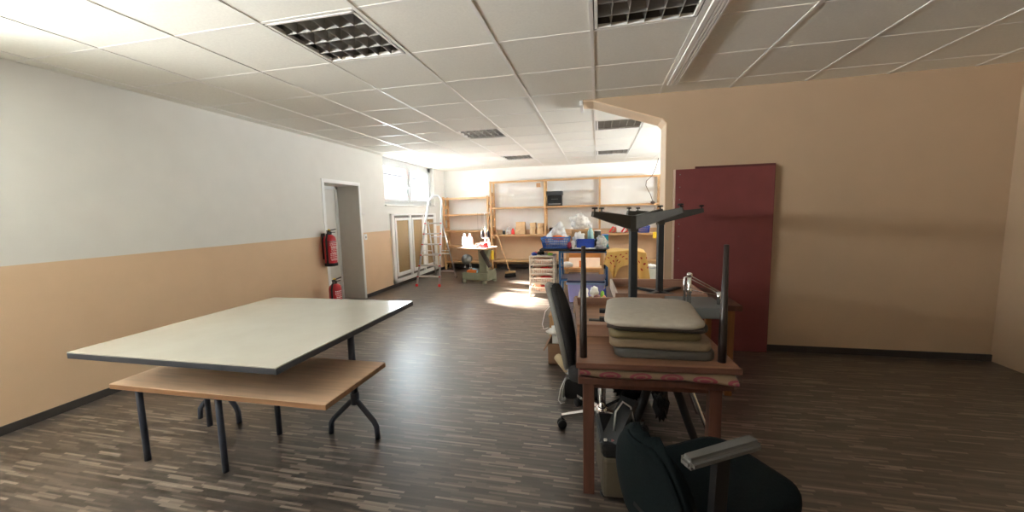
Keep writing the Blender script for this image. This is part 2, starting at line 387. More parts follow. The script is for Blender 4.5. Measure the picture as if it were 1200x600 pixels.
# partition with the slanted corner brace of the opening
PY0, PY1 = 4.15, 4.46
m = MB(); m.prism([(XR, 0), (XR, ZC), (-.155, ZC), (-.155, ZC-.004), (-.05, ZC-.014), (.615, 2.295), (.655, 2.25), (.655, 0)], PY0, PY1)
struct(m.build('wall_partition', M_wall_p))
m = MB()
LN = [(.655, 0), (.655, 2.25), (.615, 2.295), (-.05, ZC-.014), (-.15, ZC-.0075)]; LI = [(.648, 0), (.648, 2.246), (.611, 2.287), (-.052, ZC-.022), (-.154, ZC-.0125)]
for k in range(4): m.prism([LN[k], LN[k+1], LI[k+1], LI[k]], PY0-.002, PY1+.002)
struct(m.build('trim_4', pm('daylit_cream', (.88, .70, .51), .5, var=.03)))  # cream lining; window light on reveal and brace baked into the paler colour
m = MB(); m.box(-.185, -.155, PY0-.005, PY1+.005, ZC-.055, ZC-.0075, .003); struct(m.build('trim_1', M_pvc))
# baseboards
m = MB(); m.box(XL, XL+.014, YF, DY0-.06, 0, .06); m.box(XL, XL+.014, DY1+.06, YB, 0, .06); struct(m.build('baseboard_left', M_dark_base))
m = MB(); m.box(XL+.014, XR, YB-.014, YB, 0, .10); struct(m.build('baseboard_back', M_dark_base))
m = MB(); m.box(.655, XR, PY0-.014, PY0, 0, .06); struct(m.build('baseboard_partition', M_dark_base))
# ceiling curtain rail with three grooves
m = MB()
RX0, RX1 = .605, .70
m.box(RX0, RX0+.03, YF, 3.86, ZC-.022, ZC-.007, .002)
for k in range(3): m.box(RX0+.034+k*.021, RX0+.050+k*.021, YF, 3.86, ZC-.022, ZC-.007, .002)
m.box(RX0, RX1, YF, 3.86, ZC-.009, ZC-.006)
struct(m.build('trim_2', M_grid))
# cable duct on the back wall
m = MB(); m.box(-3.35, -2.55, YB-.03, YB, 2.0, 2.035, .004); struct(m.build('trim_3', M_pvc))

# door in its niche
m = MB()
m.box(XL-.02, XL+.012, DY0-.055, DY0, 0, DZ+.055, .004); m.box(XL-.02, XL+.012, DY1, DY1+.045, 0, DZ+.055, .004)
m.box(XL-.02, XL+.012, DY0, DY1, DZ, DZ+.055, .004)
m.mi = 1; m.box(XO, XL-.001, DY1-.004, DY1+.001, 0, DZ); m.mi = 0  # grey sheet over the far side of the niche
m.box(XO, XO+.06, DY1-.055, DY1-.004, 0, DZ); m.box(XO, XO+.06, DY0, DY0+.05, 0, DZ); m.box(XO, XO+.06, DY0, DY1, DZ-.05, DZ)
d = struct(m.build('door_1', [M_pvc, M_grey]))
m = MB(); m.box(XO+.002, XO+.042, DY0+.052, DY1-.058, .005, DZ-.052, .003); leaf = m.build('door_leaf', pm('door_leaf_white', (.74, .73, .69), .45, var=.02), d)
m = MB(); m.tube([(XO+.04, DY0+.12, 1.02), (XO+.09, DY0+.12, 1.02), (XO+.09, DY0+.24, 1.02)], .009); m.box(XO+.04, XO+.048, DY0+.095, DY0+.145, .93, 1.12, .004); m.build('door_handle', M_alu, leaf)

# window
FX = -4.10
m = MB(); m.box(XO-.03, FX+.001, WY0+.001, WY1-.001, WZ+.001, WZ+.02); m.box(XO-.02, FX+.001, WY0+.0005, WY0+.012, WZ+.02, ZC);
struct(m.build('bounce_cut_facing', pm('bounce_cut_grey', (.16, .16, .16), .7)))  # added dark facing on outer sill and jamb, cuts sun bounce
m = MB()
m.box(FX, FX+.07, WY0, WY0+.07, WZ+.03, ZC); m.box(FX, FX+.07, WY1-.13, WY1, WZ+.03, ZC)
m.box(FX, FX+.07, WY0, WY1, WZ+.03, WZ+.09); m.box(FX, FX+.07, WY0, WY1, ZC-.10, ZC)
WM = 7.80
m.box(FX, FX+.07, WM-.035, WM+.035, WZ+.08, ZC-.1)
M_wpvc = pm('window_pvc', (.54, .56, .57), .3, var=.02)
win = struct(m.build('window_1', M_wpvc))
for k, (a, b) in enumerate(((WY0+.07, WM-.035), (WM+.035, WY1-.13))):
    m = MB(); z0, z1 = WZ+.09, ZC-.10
    m.box(FX+.02, FX+.095, a, a+.06, z0, z1, .006); m.box(FX+.02, FX+.095, b-.06, b, z0, z1, .006)
    m.box(FX+.02, FX+.095, a+.06, b-.06, z0, z0+.06, .006); m.box(FX+.02, FX+.095, a+.06, b-.06, z1-.06, z1, .006)
    s = m.build('window_sash', M_wpvc, win)
    m = MB(); m.box(FX+.05, FX+.056, a+.06, b-.06, z0+.06, z1-.06); m.build('window_pane', M_glass, s)
    m = MB(); m.box(FX+.002, FX+.018, a+.03, b-.03, 2.225, 2.25); m.build('blind_edge', pm('lilac_grey', (.10, .09, .10), .5), s)
    if k == 0:
        m = MB(); m.box(FX+.095, FX+.107, b-.045, b-.015, 1.96, 2.06, .003); m.tube([(FX+.10, b-.03, 2.01), (FX+.14, b-.03, 2.01), (FX+.14, b-.03, 1.90)], .009); m.build('window_handle', M_pvc, s)
m = MB(); m.box(FX-.02, XL+.045, WY0-.02, WY1+.02, WZ, WZ+.03, .006)
struct(m.build('window_sill', pm('sill_stone', (.80, .79, .76), .25, var=.05)))

def fill_window(name, x, y0, y1, z0, z1, n):  # unseen windows added to let the fill lights in
    m = MB(); m.box(x-.035, x+.035, y0, y1, z0, z0+.06); m.box(x-.035, x+.035, y0, y1, z1-.06, z1)
    for k in range(n+1): yy = y0+.03+(y1-y0-.06)*k/n; m.box(x-.035, x+.035, yy-.03, yy+.03, z0+.06, z1-.06)
    wdw = struct(m.build(name, M_wpvc))
    for k in range(n):
        a = y0+.06+(y1-y0-.06)*k/n; b = y0+(y1-y0-.06)*(k+1)/n; m = MB(); m.box(x-.003, x+.003, a, b, z0+.06, z1-.06); m.build('window_pane', M_glass, wdw)
fill_window('fill_window_near', -4.15, NY0, NY1, SZ0, SZ1, 2)
fill_window('fill_window_side', XR+.1, SY0, SY1, SZ0, SZ1, 3)

# ------------------------------------------------------------------ ceiling lamps
def lamp(i, j, label, nx=6, ny=4):
    x0, y0 = TX0+i*T+.02, TY0+j*T+.02; x1, y1 = x0+T-.04, y0+T-.04
    t = thing('ceiling_light', label, 'ceiling light', (x0+T/2-.02, y0+T/2-.02, ZC+.1), 'louvred ceiling lights set into the tile grid')
    m = MB(); zb = ZC+.004
    m.box(x0-.012, x1+.012, y0-.012, y1+.012, zb+.12, zb+.125)
    m.box(x0-.012, x0, y0-.012, y1+.012, zb, zb+.12); m.box(x1, x1+.012, y0-.012, y1+.012, zb, zb+.12); m.box(x0, x1, y0-.012, y0, zb, zb+.12); m.box(x0, x1, y1, y1+.012, zb, zb+.12)
    m.build('housing', M_lampbox, t)
    m = MB()
    for a in (x0, x1-.018): m.box(a, a+.018, y0, y1, ZC-.004, ZC+.02, .002)
    for a in (y0, y1-.018): m.box(x0, x1, a, a+.018, ZC-.004, ZC+.02, .002)
    m.build('frame', M_grid, t)
    m = MB(); h = .062; z = ZC-.001
    def blade(ax, pos, lo, hi):
        prof = [(-.0012, z), (-.004, z+h*.45), (-.011, z+h), (.011, z+h), (.004, z+h*.45), (.0012, z)]
        m.prism([(pos+a, b) for a, b in prof], lo, hi, 'xz' if ax == 'x' else 'yz')
    for k in range(1, nx): blade('x', x0+(x1-x0)*k/nx, y0, y1)
    for k in range(1, ny): blade('y', y0+(y1-y0)*k/ny, x0, x1)
    m.build('louvre', M_louvre, t)
    return t
lamp(0, 0, 'louvred ceiling light nearest the camera on the left, above the cream table')
lamp(3, 0, 'louvred ceiling light nearest the camera on the right, beside the ceiling rail')
lamp(0, 5, 'dark louvred ceiling light left of centre, midway to the shelves')
lamp(3, 5, 'dark louvred ceiling light just beyond the slanted brace of the partition')
lamp(0, 9, 'pale louvred ceiling light left of centre, closest to the back wall')
lamp(3, 9, 'bluish louvred ceiling light on the right, closest to the back wall')

# ------------------------------------------------------------------ left wall fittings
t = thing('radiator_cover', 'white framed radiator cover with three reeded amber panes under the window', 'radiator cover', (XL, 7.85, .08))
m = MB(); RY0, RY1, RZ0, RZ1 = 6.83, 8.93, .075, 1.45
x0, x1 = XL+.001, XL+.045
ys = [RY0+.09, RY0+.73, RY0+.80, RY0+1.38, RY0+1.45, RY1-.09]
m.box(x0, x1, RY0, ys[0], RZ0, RZ1, .004); m.box(x0, x1, ys[1], ys[2], RZ0, RZ1, .004); m.box(x0, x1, ys[3], ys[4], RZ0, RZ1, .004); m.box(x0, x1, ys[5], RY1, RZ0, RZ1, .004)
m.box(x0, x1, RY0, RY1, RZ1-.035, RZ1, .004); m.box(x0, x1, RY0, RY1, RZ0, RZ0+.075, .004)
m.build('frame', M_pvc, t)
m = MB(); m.box(XL+.0005, XL+.008, ys[0], ys[5], RZ0+.05, RZ1-.02); m.build('back_panel', M_lampbox, t)
def reeded():
    m = bpy.data.materials.new('reeded_amber_glass'); m.use_nodes = True; N = m.node_tree.nodes; L = m.node_tree.links; b = N['Principled BSDF']
    tc = N.new('ShaderNodeTexCoord'); wv = N.new('ShaderNodeTexWave'); wv.bands_direction = 'Y'; wv.inputs['Scale'].default_value = 11; wv.inputs['Distortion'].default_value = 1.2; wv.inputs['Detail'].default_value = 2
    L.new(tc.outputs['Object'], wv.inputs['Vector'])
    rp = N.new('ShaderNodeValToRGB'); e = rp.color_ramp.elements; e[0].color = (.24, .155, .07, 1); e[1].color = (.56, .41, .22, 1); L.new(wv.outputs['Fac'], rp.inputs[0]); L.new(rp.outputs[0], b.inputs['Base Color'])
    b.inputs['Roughness'].default_value = .22
    bp = N.new('ShaderNodeBump'); bp.inputs['Strength'].default_value = .6; bp.inputs['Distance'].default_value = .01; L.new(wv.outputs['Fac'], bp.inputs['Height']); L.new(bp.outputs[0], b.inputs['Normal'])
    return m
M_reed = reeded()
for a, b in ((ys[0], ys[1]), (ys[2], ys[3]), (ys[4], ys[5])):
    m = MB(); z0, z1 = RZ0+.13, RZ1-.085
    m.box(x0+.004, x1+.008, a+.012, a+.075, z0, z1, .004); m.box(x0+.004, x1+.008, b-.075, b-.012, z0, z1, .004)
    m.box(x0+.004, x1+.008, a+.075, b-.075, z0, z0+.07, .004); m.box(x0+.004, x1+.008, a+.075, b-.075, z1-.05, z1, .004)
    f = m.build('panel_frame', M_pvc, t)
    m = MB(); m.box(x0+.012, x1-.008, a+.07, b-.07, z0+.06, z1-.04); m.build('reeded_pane', M_reed, f)

t = thing('light_switch', 'small white light switch on the beige wall right of the door', 'light switch', (XL, 5.985, 1.06))
m = MB(); m.box(XL, XL+.012, 5.945, 6.025, 1.01, 1.11, .004); m.build('cover_plate', M_white, t)
m = MB(); m.box(XL+.012, XL+.018, 5.967, 6.003, 1.035, 1.075, .003); m.build('rocker', pm('switch_grey', (.30, .30, .30), .4), t)
m = MB(); m.box(XL, XL+.01, 5.94, 6.0, 1.452, 1.472, .003); m.tube([(XL+.008, 5.95, 1.455), (XL+.03, 5.95, 1.445), (XL+.03, 5.95, 1.465)], .004); m.tube([(XL+.008, 5.99, 1.455), (XL+.03, 5.99, 1.445), (XL+.03, 5.99, 1.465)], .004)
tag(m.build('wall_hook', M_alu), 'small metal hook on the white wall above the light switch', 'hook')

def extinguisher(x, y, z, label, wall):
    t = thing('fire_extinguisher', label, 'fire extinguisher', (x, y, z))
    m = MB(); m.lathe([(.083, .035), (.085, .05), (.085, .39), (.075, .43), (.045, .455), (.028, .465)], (x, y, z), 20); b = m.build('cylinder', M_red, t)
    m = MB(); m.lathe([(.07, 0), (.09, .005), (.09, .045), (.084, .05)], (x, y, z), 20); m.build('base_ring', M_black, t)
    m = MB(); m.lathe([(.03, .462), (.034, .47), (.034, .50), (.02, .51)], (x, y, z), 14); m.build('valve', M_black, t)
    m = MB(); m.bar((x+.01, y-.06, z+.515), (x+.01, y+.13, z+.535), .022, .012); m.bar((x+.01, y-.02, z+.495), (x+.01, y+.11, z+.49), .02, .01); m.build('lever', M_black, t)
    m = MB(); m.lathe([(.014, .505), (.02, .515), (.02, .53), (.012, .54)], (x, y, z), 12); m.build('safety_cap', M_yellow, t)
    m = MB(); m.tube([(x+.02, y-.03, z+.485), (x+.03, y-.09, z+.47), (x+.03, y-.115, z+.40), (x+.025, y-.11, z+.25), (x+.02, y-.105, z+.08)], .013, 10); m.tube([(x+.02, y-.105, z+.10), (x+.02, y-.105, z+.02)], [.013, .02], 10); m.build('hose', M_black, t)
    # white printed patch: rows of short strokes as on the real cylinder, curved with it
    m = MB(); rng = random.Random(3)
    for k in range(13):
        zz = z+.36-k*.022; a = -1.0+rng.random()*.25
        while a < .65:
            w_ = .10+rng.random()*.2
            pts = [(x+.0862*math.cos(a+q*w_/3), y+.0862*math.sin(a+q*w_/3)) for q in range(4)]
            for (xa, ya), (xb, yb) in zip(pts, pts[1:]): m.bar((xa, ya, zz), (xb, yb, zz), .0015, .006 if k % 4 else .011)
            a += w_+.07
    m.build('printed_label', M_paper, b)
    if wall:
        m = MB(); m.box(XL, x-.06, y-.03, y+.03, z+.30, z+.42, .003); m.box(XL, XL+.012, y-.035, y+.035, z+.1, z+.48, .003); m.tube([(x+.088*math.cos(a), y+.088*math.sin(a), z+.36) for a in [k*2*PI/16 for k in range(16)]], .004, 6, closed=True); m.build('bracket', M_black, t)
    return t
extinguisher(-3.83, 4.93, .70, 'red fire extinguisher hung on the wall left of the door', True)
extinguisher(-3.70, 4.80, .0, 'red fire extinguisher standing on the floor behind the cream table', False)

# ------------------------------------------------------------------ pine shelving along the back wall
SF, SB = 9.27, 9.62
def side_frame(x, h, t, flip=1):
    m = MB(); w_ = .045
    m.box(x-w_/2, x+w_/2, SF, SF+.07, 0, h, .004); m.box(x-w_/2, x+w_/2, SB-.07, SB, 0, h, .004)
    z = .12
    while z < h-.1:
        m.box(x-.011, x+.011, SF+.07, SB-.07, z, z+.09, .003); z += .285
    return m.build('side_frame', M_pinez, t)
def shelf_board(x0, x1, z, t):
    m = MB(); m.box(x0, x1, SF+.005, SB-.005, z-.022, z, .003); m.box(x0, x1, SF+.005, SF+.027, z-.045, z-.022, .003)
    return m.build('shelf', M_pine, t)
t = thing('shelving_unit', 'lower empty pine shelving unit in the left corner behind the ladder', 'shelf', (-3.2, 9.45, 0))
LOWZ = (.225, .62, 1.0, 1.415, 1.825)
side_frame(-3.84, 1.85, t); side_frame(-2.675, 1.85, t)
for z in LOWZ: shelf_board(-3.815, -2.70, z, t)
t = thing('shelving_unit', 'tall three-bay pine shelving unit with open top bays across the back wall', 'shelf', (-.62, 9.45, 0))
TX = (-2.59, -1.25, .03, 1.36); TALLZ = (.245, .885, 1.555, 2.185)
for x in TX: side_frame(x, 2.19, t)
for a, b in zip(TX, TX[1:]):
    for z in TALLZ: shelf_board(a+.024, b-.024, z, t)

# on the shelves
def paper_bag(x, y, z, w_, d_, h, label, seed):
    t = thing('paper_bag', label, 'paper bag', (x, y, z), 'brown paper bags on the tall shelving')
    m = MB(); r = random.Random(seed); o = lambda: r.uniform(-.012, .012)
    n = 6; prof = []
    for k in range(n+1):
        f = k/n; zz = z+h*f; dd = d_/2*(1-.35*f); ww = w_/2*(1-.05*f)
        prof.append([m.bm.verts.new((x-ww+o(), y-dd, zz)), m.bm.verts.new((x+o()*.5, y-dd-.01+o(), zz)), m.bm.verts.new((x+ww+o(), y-dd, zz)), m.bm.verts.new((x+ww-.012+o(), y, zz+o()*(k == n))), m.bm.verts.new((x+ww+o(), y+dd, zz)), m.bm.verts.new((x-ww+o(), y+dd, zz)), m.bm.verts.new((x-ww+.012+o(), y, zz))])
    for A, B in zip(prof, prof[1:]):
        for k in range(7): m.bm.faces.new((A[k], A[(k+1) % 7], B[(k+1) % 7], B[k]))
    m.bm.faces.new(prof[0][::-1]); m.bm.faces.new(prof[-1]); m.build('bag_body', M_paperbag, t)
    m = MB(); m.bar((x-.02, y-d_*.33-.012, z+.01), (x-.02, y-d_*.33-.002, z+h*.95), .004, .003, (0, 1, 0)); m.build('seam', pm('seam_brown', (.40, .24, .12), .8), t)
paper_bag(-1.87, 9.40, (TALLZ[1]+.0025), .235, .2, .30, 'tall brown paper bag on the left shelf bay, right of the small red things', 1)
paper_bag(-1.56, 9.40, (TALLZ[1]+.0025), .14, .2, .27, 'brown paper bag in the middle of the row on the left bay', 2)
paper_bag(-1.375, 9.40, (TALLZ[1]+.0025), .145, .2, .26, 'brown paper bag against the second shelf post', 3)
m = MB(); m.lathe([(.03, 0), (.035, .01), (.035, .075), (.026, .09)], (-2.30, 9.38, (TALLZ[1]+.0025)), 12); m.mi = 1; m.lathe([(.028, .09), (.028, .11)], (-2.30, 9.38, (TALLZ[1]+.0025)), 12)
tag(m.build('jar', [M_steel, M_white]), 'small grey jar, leftmost thing on the left shelf bay', 'jar')
m = MB(); m.blob((-2.18, 9.40, (TALLZ[1]+.0025)+.08), (.06, .06, .10), .3, 2.5, 4, flat=(TALLZ[1]+.0025)); tag(m.build('plastic_bag', M_bagw), 'small white crumpled bag beside the tall brown paper bag', 'bag')
m = MB(); m.lathe([(.04, 0), (.045, .02), (.03, .12), (.012, .15)], (-2.055, 9.33, (TALLZ[1]+.0025)), 12); tag(m.build('bottle', M_redp), 'little red bottle leaning beside the white crumpled bag on the shelf', 'bottle')
t = thing('file_box', 'black box standing alone on the upper shelf of the middle bay', 'box', (-1.02, 9.42, (TALLZ[2]+.0025)))
m = MB(); m.box(-1.19, -.85, 9.33, 9.57, (TALLZ[2]+.0025), (TALLZ[2]+.0025)+.335, .006); m.build('box_body', M_black, t)
m = MB(); m.box(-1.205, -.835, 9.32, 9.58, (TALLZ[2]+.0025)+.25, (TALLZ[2]+.0025)+.345, .006); m.build('box_lid', M_blackmetal, t)
m = MB(); m.box(-1.10, -.94, 9.3285, 9.3300, (TALLZ[2]+.0025)+.155, (TALLZ[2]+.0025)+.162); m.box(-1.17, -.87, 9.3285, 9.33, (TALLZ[2]+.0025)+.03, (TALLZ[2]+.0025)+.055); m.build('print_line', pm('grey_print', (.22, .22, .22), .6), t)
m = MB(); m.box(-1.50, -1.40, YB-.03, YB-.001, 2.03, 2.13, .004); m.mi = 1; m.box(-1.455, -1.445, YB-.032, YB-.029, 2.03, 2.13); tag(m.build('wooden_block', [M_card, M_pinez]), 'small square wooden block on the wall in the top left bay', 'block')
def jar(x, y, z, label):
    t = thing('dark_jar', label, 'jar', (x, y, z)); m = MB(); m.lathe([(.055, 0), (.06, .01), (.06, .13), (.045, .15)], (x, y, z), 14); m.build('jar_body', M_black, t)
    m = MB(); m.lathe([(.05, .15), (.052, .155), (.052, .185), (.048, .19)], (x, y, z), 14); m.build('lid', M_alu, t)
jar(-1.11, 9.42, (TALLZ[1]+.0025), 'dark jar with a metal lid in the middle bay behind the big blue basket')
# white canister, blue basket and red clamps in the right bay
t = thing('canister', 'white plastic canister on the right shelf bay behind the spotted cloth', 'canister', (.52, 9.42, (TALLZ[1]+.0025)))
m = MB(); m.box(.42, .62, 9.41, 9.56, (TALLZ[1]+.0025), (TALLZ[1]+.0025)+.20, .025); m.lathe([(.05, .19), (.035, .25), (.03, .27)], (.50, 9.48, (TALLZ[1]+.0025)), 12); m.build('canister_body', M_white, t)
m = MB(); m.lathe([(.036, .27), (.036, .30), (.03, .305)], (.50, 9.48, (TALLZ[1]+.0025)), 12); m.build('cap', M_white, t)

def basket(name, c, w_, d_, h, taper, mat, label, cat, rz=0.0, nx=14, ny=8, group=None, lattice=True):
    """open crate: base, rim, corner posts and a lattice of thin ribs"""
    t = thing(name, label, cat, c, group); X = rot(c, rz)
    def P(u, v, f):
        k = 1-taper*(1-f); return X @ Vector((c[0]+u*w_/2*k, c[1]+v*d_/2*k, c[2]+h*f))
    m = MB(); k = 1-taper
    m.box(c[0]-w_/2*k, c[0]+w_/2*k, c[1]-d_/2*k, c[1]+d_/2*k, c[2], c[2]+.008, .002, X); m.build('base', mat, t)
    m = MB(); r_ = max(.006, h*.045)
    m.tube([P(u, v, 1) for u, v in ((-1, -1), (1, -1), (1, 1), (-1, 1))], r_*1.3, 6, closed=True); m.build('rim', mat, t)
    m = MB()
    for u, v in ((-1, -1), (1, -1), (1, 1), (-1, 1)): m.tube([P(u, v, 0), P(u, v, 1)], r_, 6)
    if lattice:
        for fz in (.12, .34, .56, .78):
            m.tube([P(u, v, fz) for u, v in ((-1, -1), (1, -1), (1, 1), (-1, 1))], r_*.55, 4, closed=True)
        for i in range(1, nx):
            u = -1+2*i/nx
            for v in (-1, 1): m.tube([P(u, v, 0), P(u, v, 1)], r_*.5, 4)
        for i in range(1, ny):
            v = -1+2*i/ny
            for u in (-1, 1): m.tube([P(u, v, 0), P(u, v, 1)], r_*.5, 4)
    else:
        for a, b in (((-1, -1), (1, -1)), ((1, -1), (1, 1)), ((1, 1), (-1, 1)), ((-1, 1), (-1, -1))):
            V = [m.bm.verts.new(P(*a, 0)), m.bm.verts.new(P(*b, 0)), m.bm.verts.new(P(*b, 1)), m.bm.verts.new(P(*a, 1))]; m.bm.faces.new(V)
    m.build('lattice_wall' if lattice else 'side_walls', mat, t, solid=0.0 if lattice else .004)
    return t
basket('small_basket', (1.02, 9.42, (TALLZ[1]+.0025)), .26, .2, .15, .15, M_dblue, 'small blue lattice basket on the right shelf bay', 'basket')
m = MB(); m.box(.70, .80, 9.36, 9.46, (TALLZ[1]+.0025), (TALLZ[1]+.0025)+.13, .012); m.mi = 1; m.box(.735, .765, 9.39, 9.43, (TALLZ[1]+.0025)+.13, (TALLZ[1]+.0025)+.155, .006)
tag(m.build('blue_tin', [M_dblue, M_white]), 'small blue tin between the white canister and the blue basket', 'tin')
def red_clamp(x, z, label):
    m = MB(); m.bar((x-.05, 9.31, z+.022), (x+.04, 9.36, z+.15), .03, .03, w2=.02, h2=.02); m.tube([(x+.04, 9.36, z+.12), (x+.09, 9.36, z+.13), (x+.08, 9.36, z+.03), (x+.02, 9.34, z+.02)], .012, 8)
    tag(m.build('clamp', M_redp), label, 'clamp', 'red clamps on the right shelf bay')
red_clamp(.30, (TALLZ[1]+.0025), 'red clamp on the shelf left of the white canister'); red_clamp(.575, (TALLZ[1]+.0025), 'red clamp in front of the white canister')
m = MB(); m.box(1.21, 1.29, SF-.012, SF-.008, .76, .90, .002); m.tube([(1.25, SF-.01, .90), (1.25, SF-.004, .935)], .003, 5); m.tube([(1.25, SF-.004, .935), (1.25, SF+.03, .90)], .003, 5)
tag(m.build('yellow_tag', M_yellow), 'yellow tag hanging from the right shelf beside the end post', 'tag')
m = MB(); m.tube([(1.30, 9.24, ZC), (1.24, 9.24, 2.32), (1.17, 9.24, 2.16), (1.05, 9.24, 2.05), (1.04, 9.24, 1.95), (1.08, 9.24, 1.86), (1.14, 9.24, 1.75), (1.19, 9.24, 1.60)], .008, 6)
m.blob((1.19, 9.24, 1.57), (.04, .03, .035), .4, 3, 2, 2); m.tube([(1.19, 9.24, 1.57), (1.24, 9.24, 1.45), (1.15, 9.24, 1.25), (1.05, 9.24, 1.22)], .004, 5)
tag(m.build('hanging_cable', pm('brown_cable', (.10, .07, .055), .6)), 'loose dark cable hanging from the ceiling in front of the right bay', 'cable')

# ------------------------------------------------------------------ step ladder
t = thing('step_ladder', 'aluminium step ladder with red feet standing before the radiator cover', 'ladder', (-3.28, 7.5, 0))
def lad(z, s): # point on the front frame: s = -1 left, +1 right
    xl = -3.542+.075*z+.02*max(0, z-1.3); xr = -3.057-.042*z-.01*max(0, z-1.3)
    return Vector(((xl if s < 0 else xr), 7.02+.28*z, z))
hoop = [lad(1.70, -1), lad(1.76, -1)+Vector((.035, .01, 0)), Vector((-3.29, 7.525, 1.80)), Vector((-3.215, 7.525, 1.80)), lad(1.76, 1)+Vector((-.035, .01, 0)), lad(1.70, 1)]
m = MB(); m.tube([lad(0.03, -1), lad(.9, -1), lad(1.3, -1)]+hoop+[lad(1.3, 1), lad(.9, 1), lad(.03, 1)], .021, 10); m.build('front_frame', pm('white_alu', (.56, .565, .58), .3, .35, var=.03), t)
for z in (.19, .40, .61, .82, 1.03, 1.24):
    a, b = lad(z, -1), lad(z, 1); m = MB(); m.bar(a+Vector((0, .03, 0)), b+Vector((0, .03, 0)), .09, .025); m.build('step', M_alu, t)
    for p in (a, b):
        m = MB(); m.box(p.x-.020, p.x+.020, p.y-.026, p.y-.015, p.z-.010, p.z+.010, .003); m.build('step_cap', M_redp, t)
pb = [Vector((-3.60, 8.12, 0)), Vector((-3.12, 8.12, 0))]; pt = [lad(1.27, -1)+Vector((.02, .06, 0)), lad(1.27, 1)+Vector((-.02, .06, 0))]
for a, b in zip(pb, pt):
    m = MB(); m.tube([a, b], .015, 8); m.build('rear_leg', M_alu, t)
for f in (.12, .45, .75):
    m = MB(); m.tube([pb[0].lerp(pt[0], f), pb[1].lerp(pt[1], f)], .011, 8); m.build('rear_brace', M_alu, t)
for s, k in ((-1, 0), (1, 1)):
    m = MB(); m.tube([lad(.70, s)+Vector((0, .02, 0)), pb[k].lerp(pt[k], .5)], .008, 6); m.build('spreader', M_alu, t)
for s in (-1, 1):
    p = lad(0.0, s); m = MB(); m.lathe([(.026, 0), (.028, .01), (.025, .05)], (p.x, p.y, 0), 10); m.build('foot', M_redp, t)
for p in pb:
    m = MB(); m.lathe([(.02, 0), (.021, .01), (.018, .04)], (p.x, p.y, 0), 10); m.build('rear_foot', M_black, t)

# ------------------------------------------------------------------ sewing table with cast base
t = thing('sewing_machine_table', 'industrial sewing table with green cast base, motor and white top', 'table', (-2.42, 7.62, 0))
SX = rot((-2.42, 7.62, 0), math.radians(-14)); SZ = .73
m = MB(); m.box(-2.77, -2.10, 7.36, 7.86, SZ-.035, SZ-.003, .006, SX); m.build('table_board', M_pine, t)
m = MB(); m.box(-2.765, -2.105, 7.365, 7.855, SZ-.003, SZ, 0, SX); m.build('table_surface', M_white, t)
m = MB(); m.prism([(-2.36, .12), (-2.40, SZ-.035), (-2.14, SZ-.035), (-2.20, .5), (-2.20, .12)], 7.56, 7.68); m.build('pedestal', M_machine, t, SX)
m = MB(); m.box(-2.72, -2.12, 7.44, 7.82, .06, .09, .01, SX); m.box(-2.72, -2.12, 7.44, 7.47, .09, .21, .008, SX); m.box(-2.72, -2.12, 7.79, 7.82, .09, .21, .008, SX); m.box(-2.72, -2.69, 7.47, 7.79, .09, .21, .008, SX); m.box(-2.15, -2.12, 7.47, 7.79, .09, .26, .008, SX); m.build('oil_trough', M_machine, t)
for dx, dy in ((-2.66, 7.42), (-2.18, 7.42), (-2.66, 7.84), (-2.18, 7.84)):
    m = MB(); m.lathe([(.045, 0), (.05, .008), (.05, .05), (.03, .07)], SX @ Vector((dx, dy, 0)), 12); m.build('foot', M_machine, t)
m = MB(); MX = Matrix.Rotation(PI/2, 4, 'X'); c = SX @ Vector((-2.56, 7.42, .50)); m.lathe([(.02, -.10), (.075, -.095), (.085, -.06), (.085, .06), (.105, .07), (.105, .09), (.05, .10), (.05, .13), (.02, .135)], c, 20, MX); m.build('motor', pm('grey_iron', (.22, .22, .21), .35, .6, var=.1), t)
m = MB()
for q in (-.08, .02, .05): p = SX @ Vector((-2.56+q, 7.45, .42)); e = SX @ Vector((-2.56+q*1.2, 7.46, .285)); m.tube([p, e], .007, 6); m.lathe([(.006, 0), (.014, .01), (.014, .035), (.006, .045)], e, 8)
m.build('belt_rod', M_chrome, t)
m = MB(); a = SX @ Vector((-2.30, 7.54, .66)); b = SX @ Vector((-2.10, 7.54, .34)); m.bar(a, b, .06, .07); m.build('knee_lever', pm('dark_brown_iron', (.06, .045, .04), .5), t)
def on_sew(u, v): return SX @ Vector((u, v, SZ))
for k, (u, lab) in enumerate(((-2.665, 'white plastic bottle at the left end of the sewing table'), (-2.535, 'white plastic bottle just right of its twin on the sewing table'))):
    p = on_sew(u, 7.50); b = thing('bottle', lab, 'bottle', p, 'white bottles on the sewing table')
    m = MB(); m.lathe([(.045, 0), (.052, .01), (.052, .17), (.04, .21), (.02, .235)], p, 14); m.build('bottle_body', M_white, b)
    m = MB(); m.lathe([(.022, .235), (.022, .27), (.012, .28)], p, 10); m.build('cap', M_white, b)
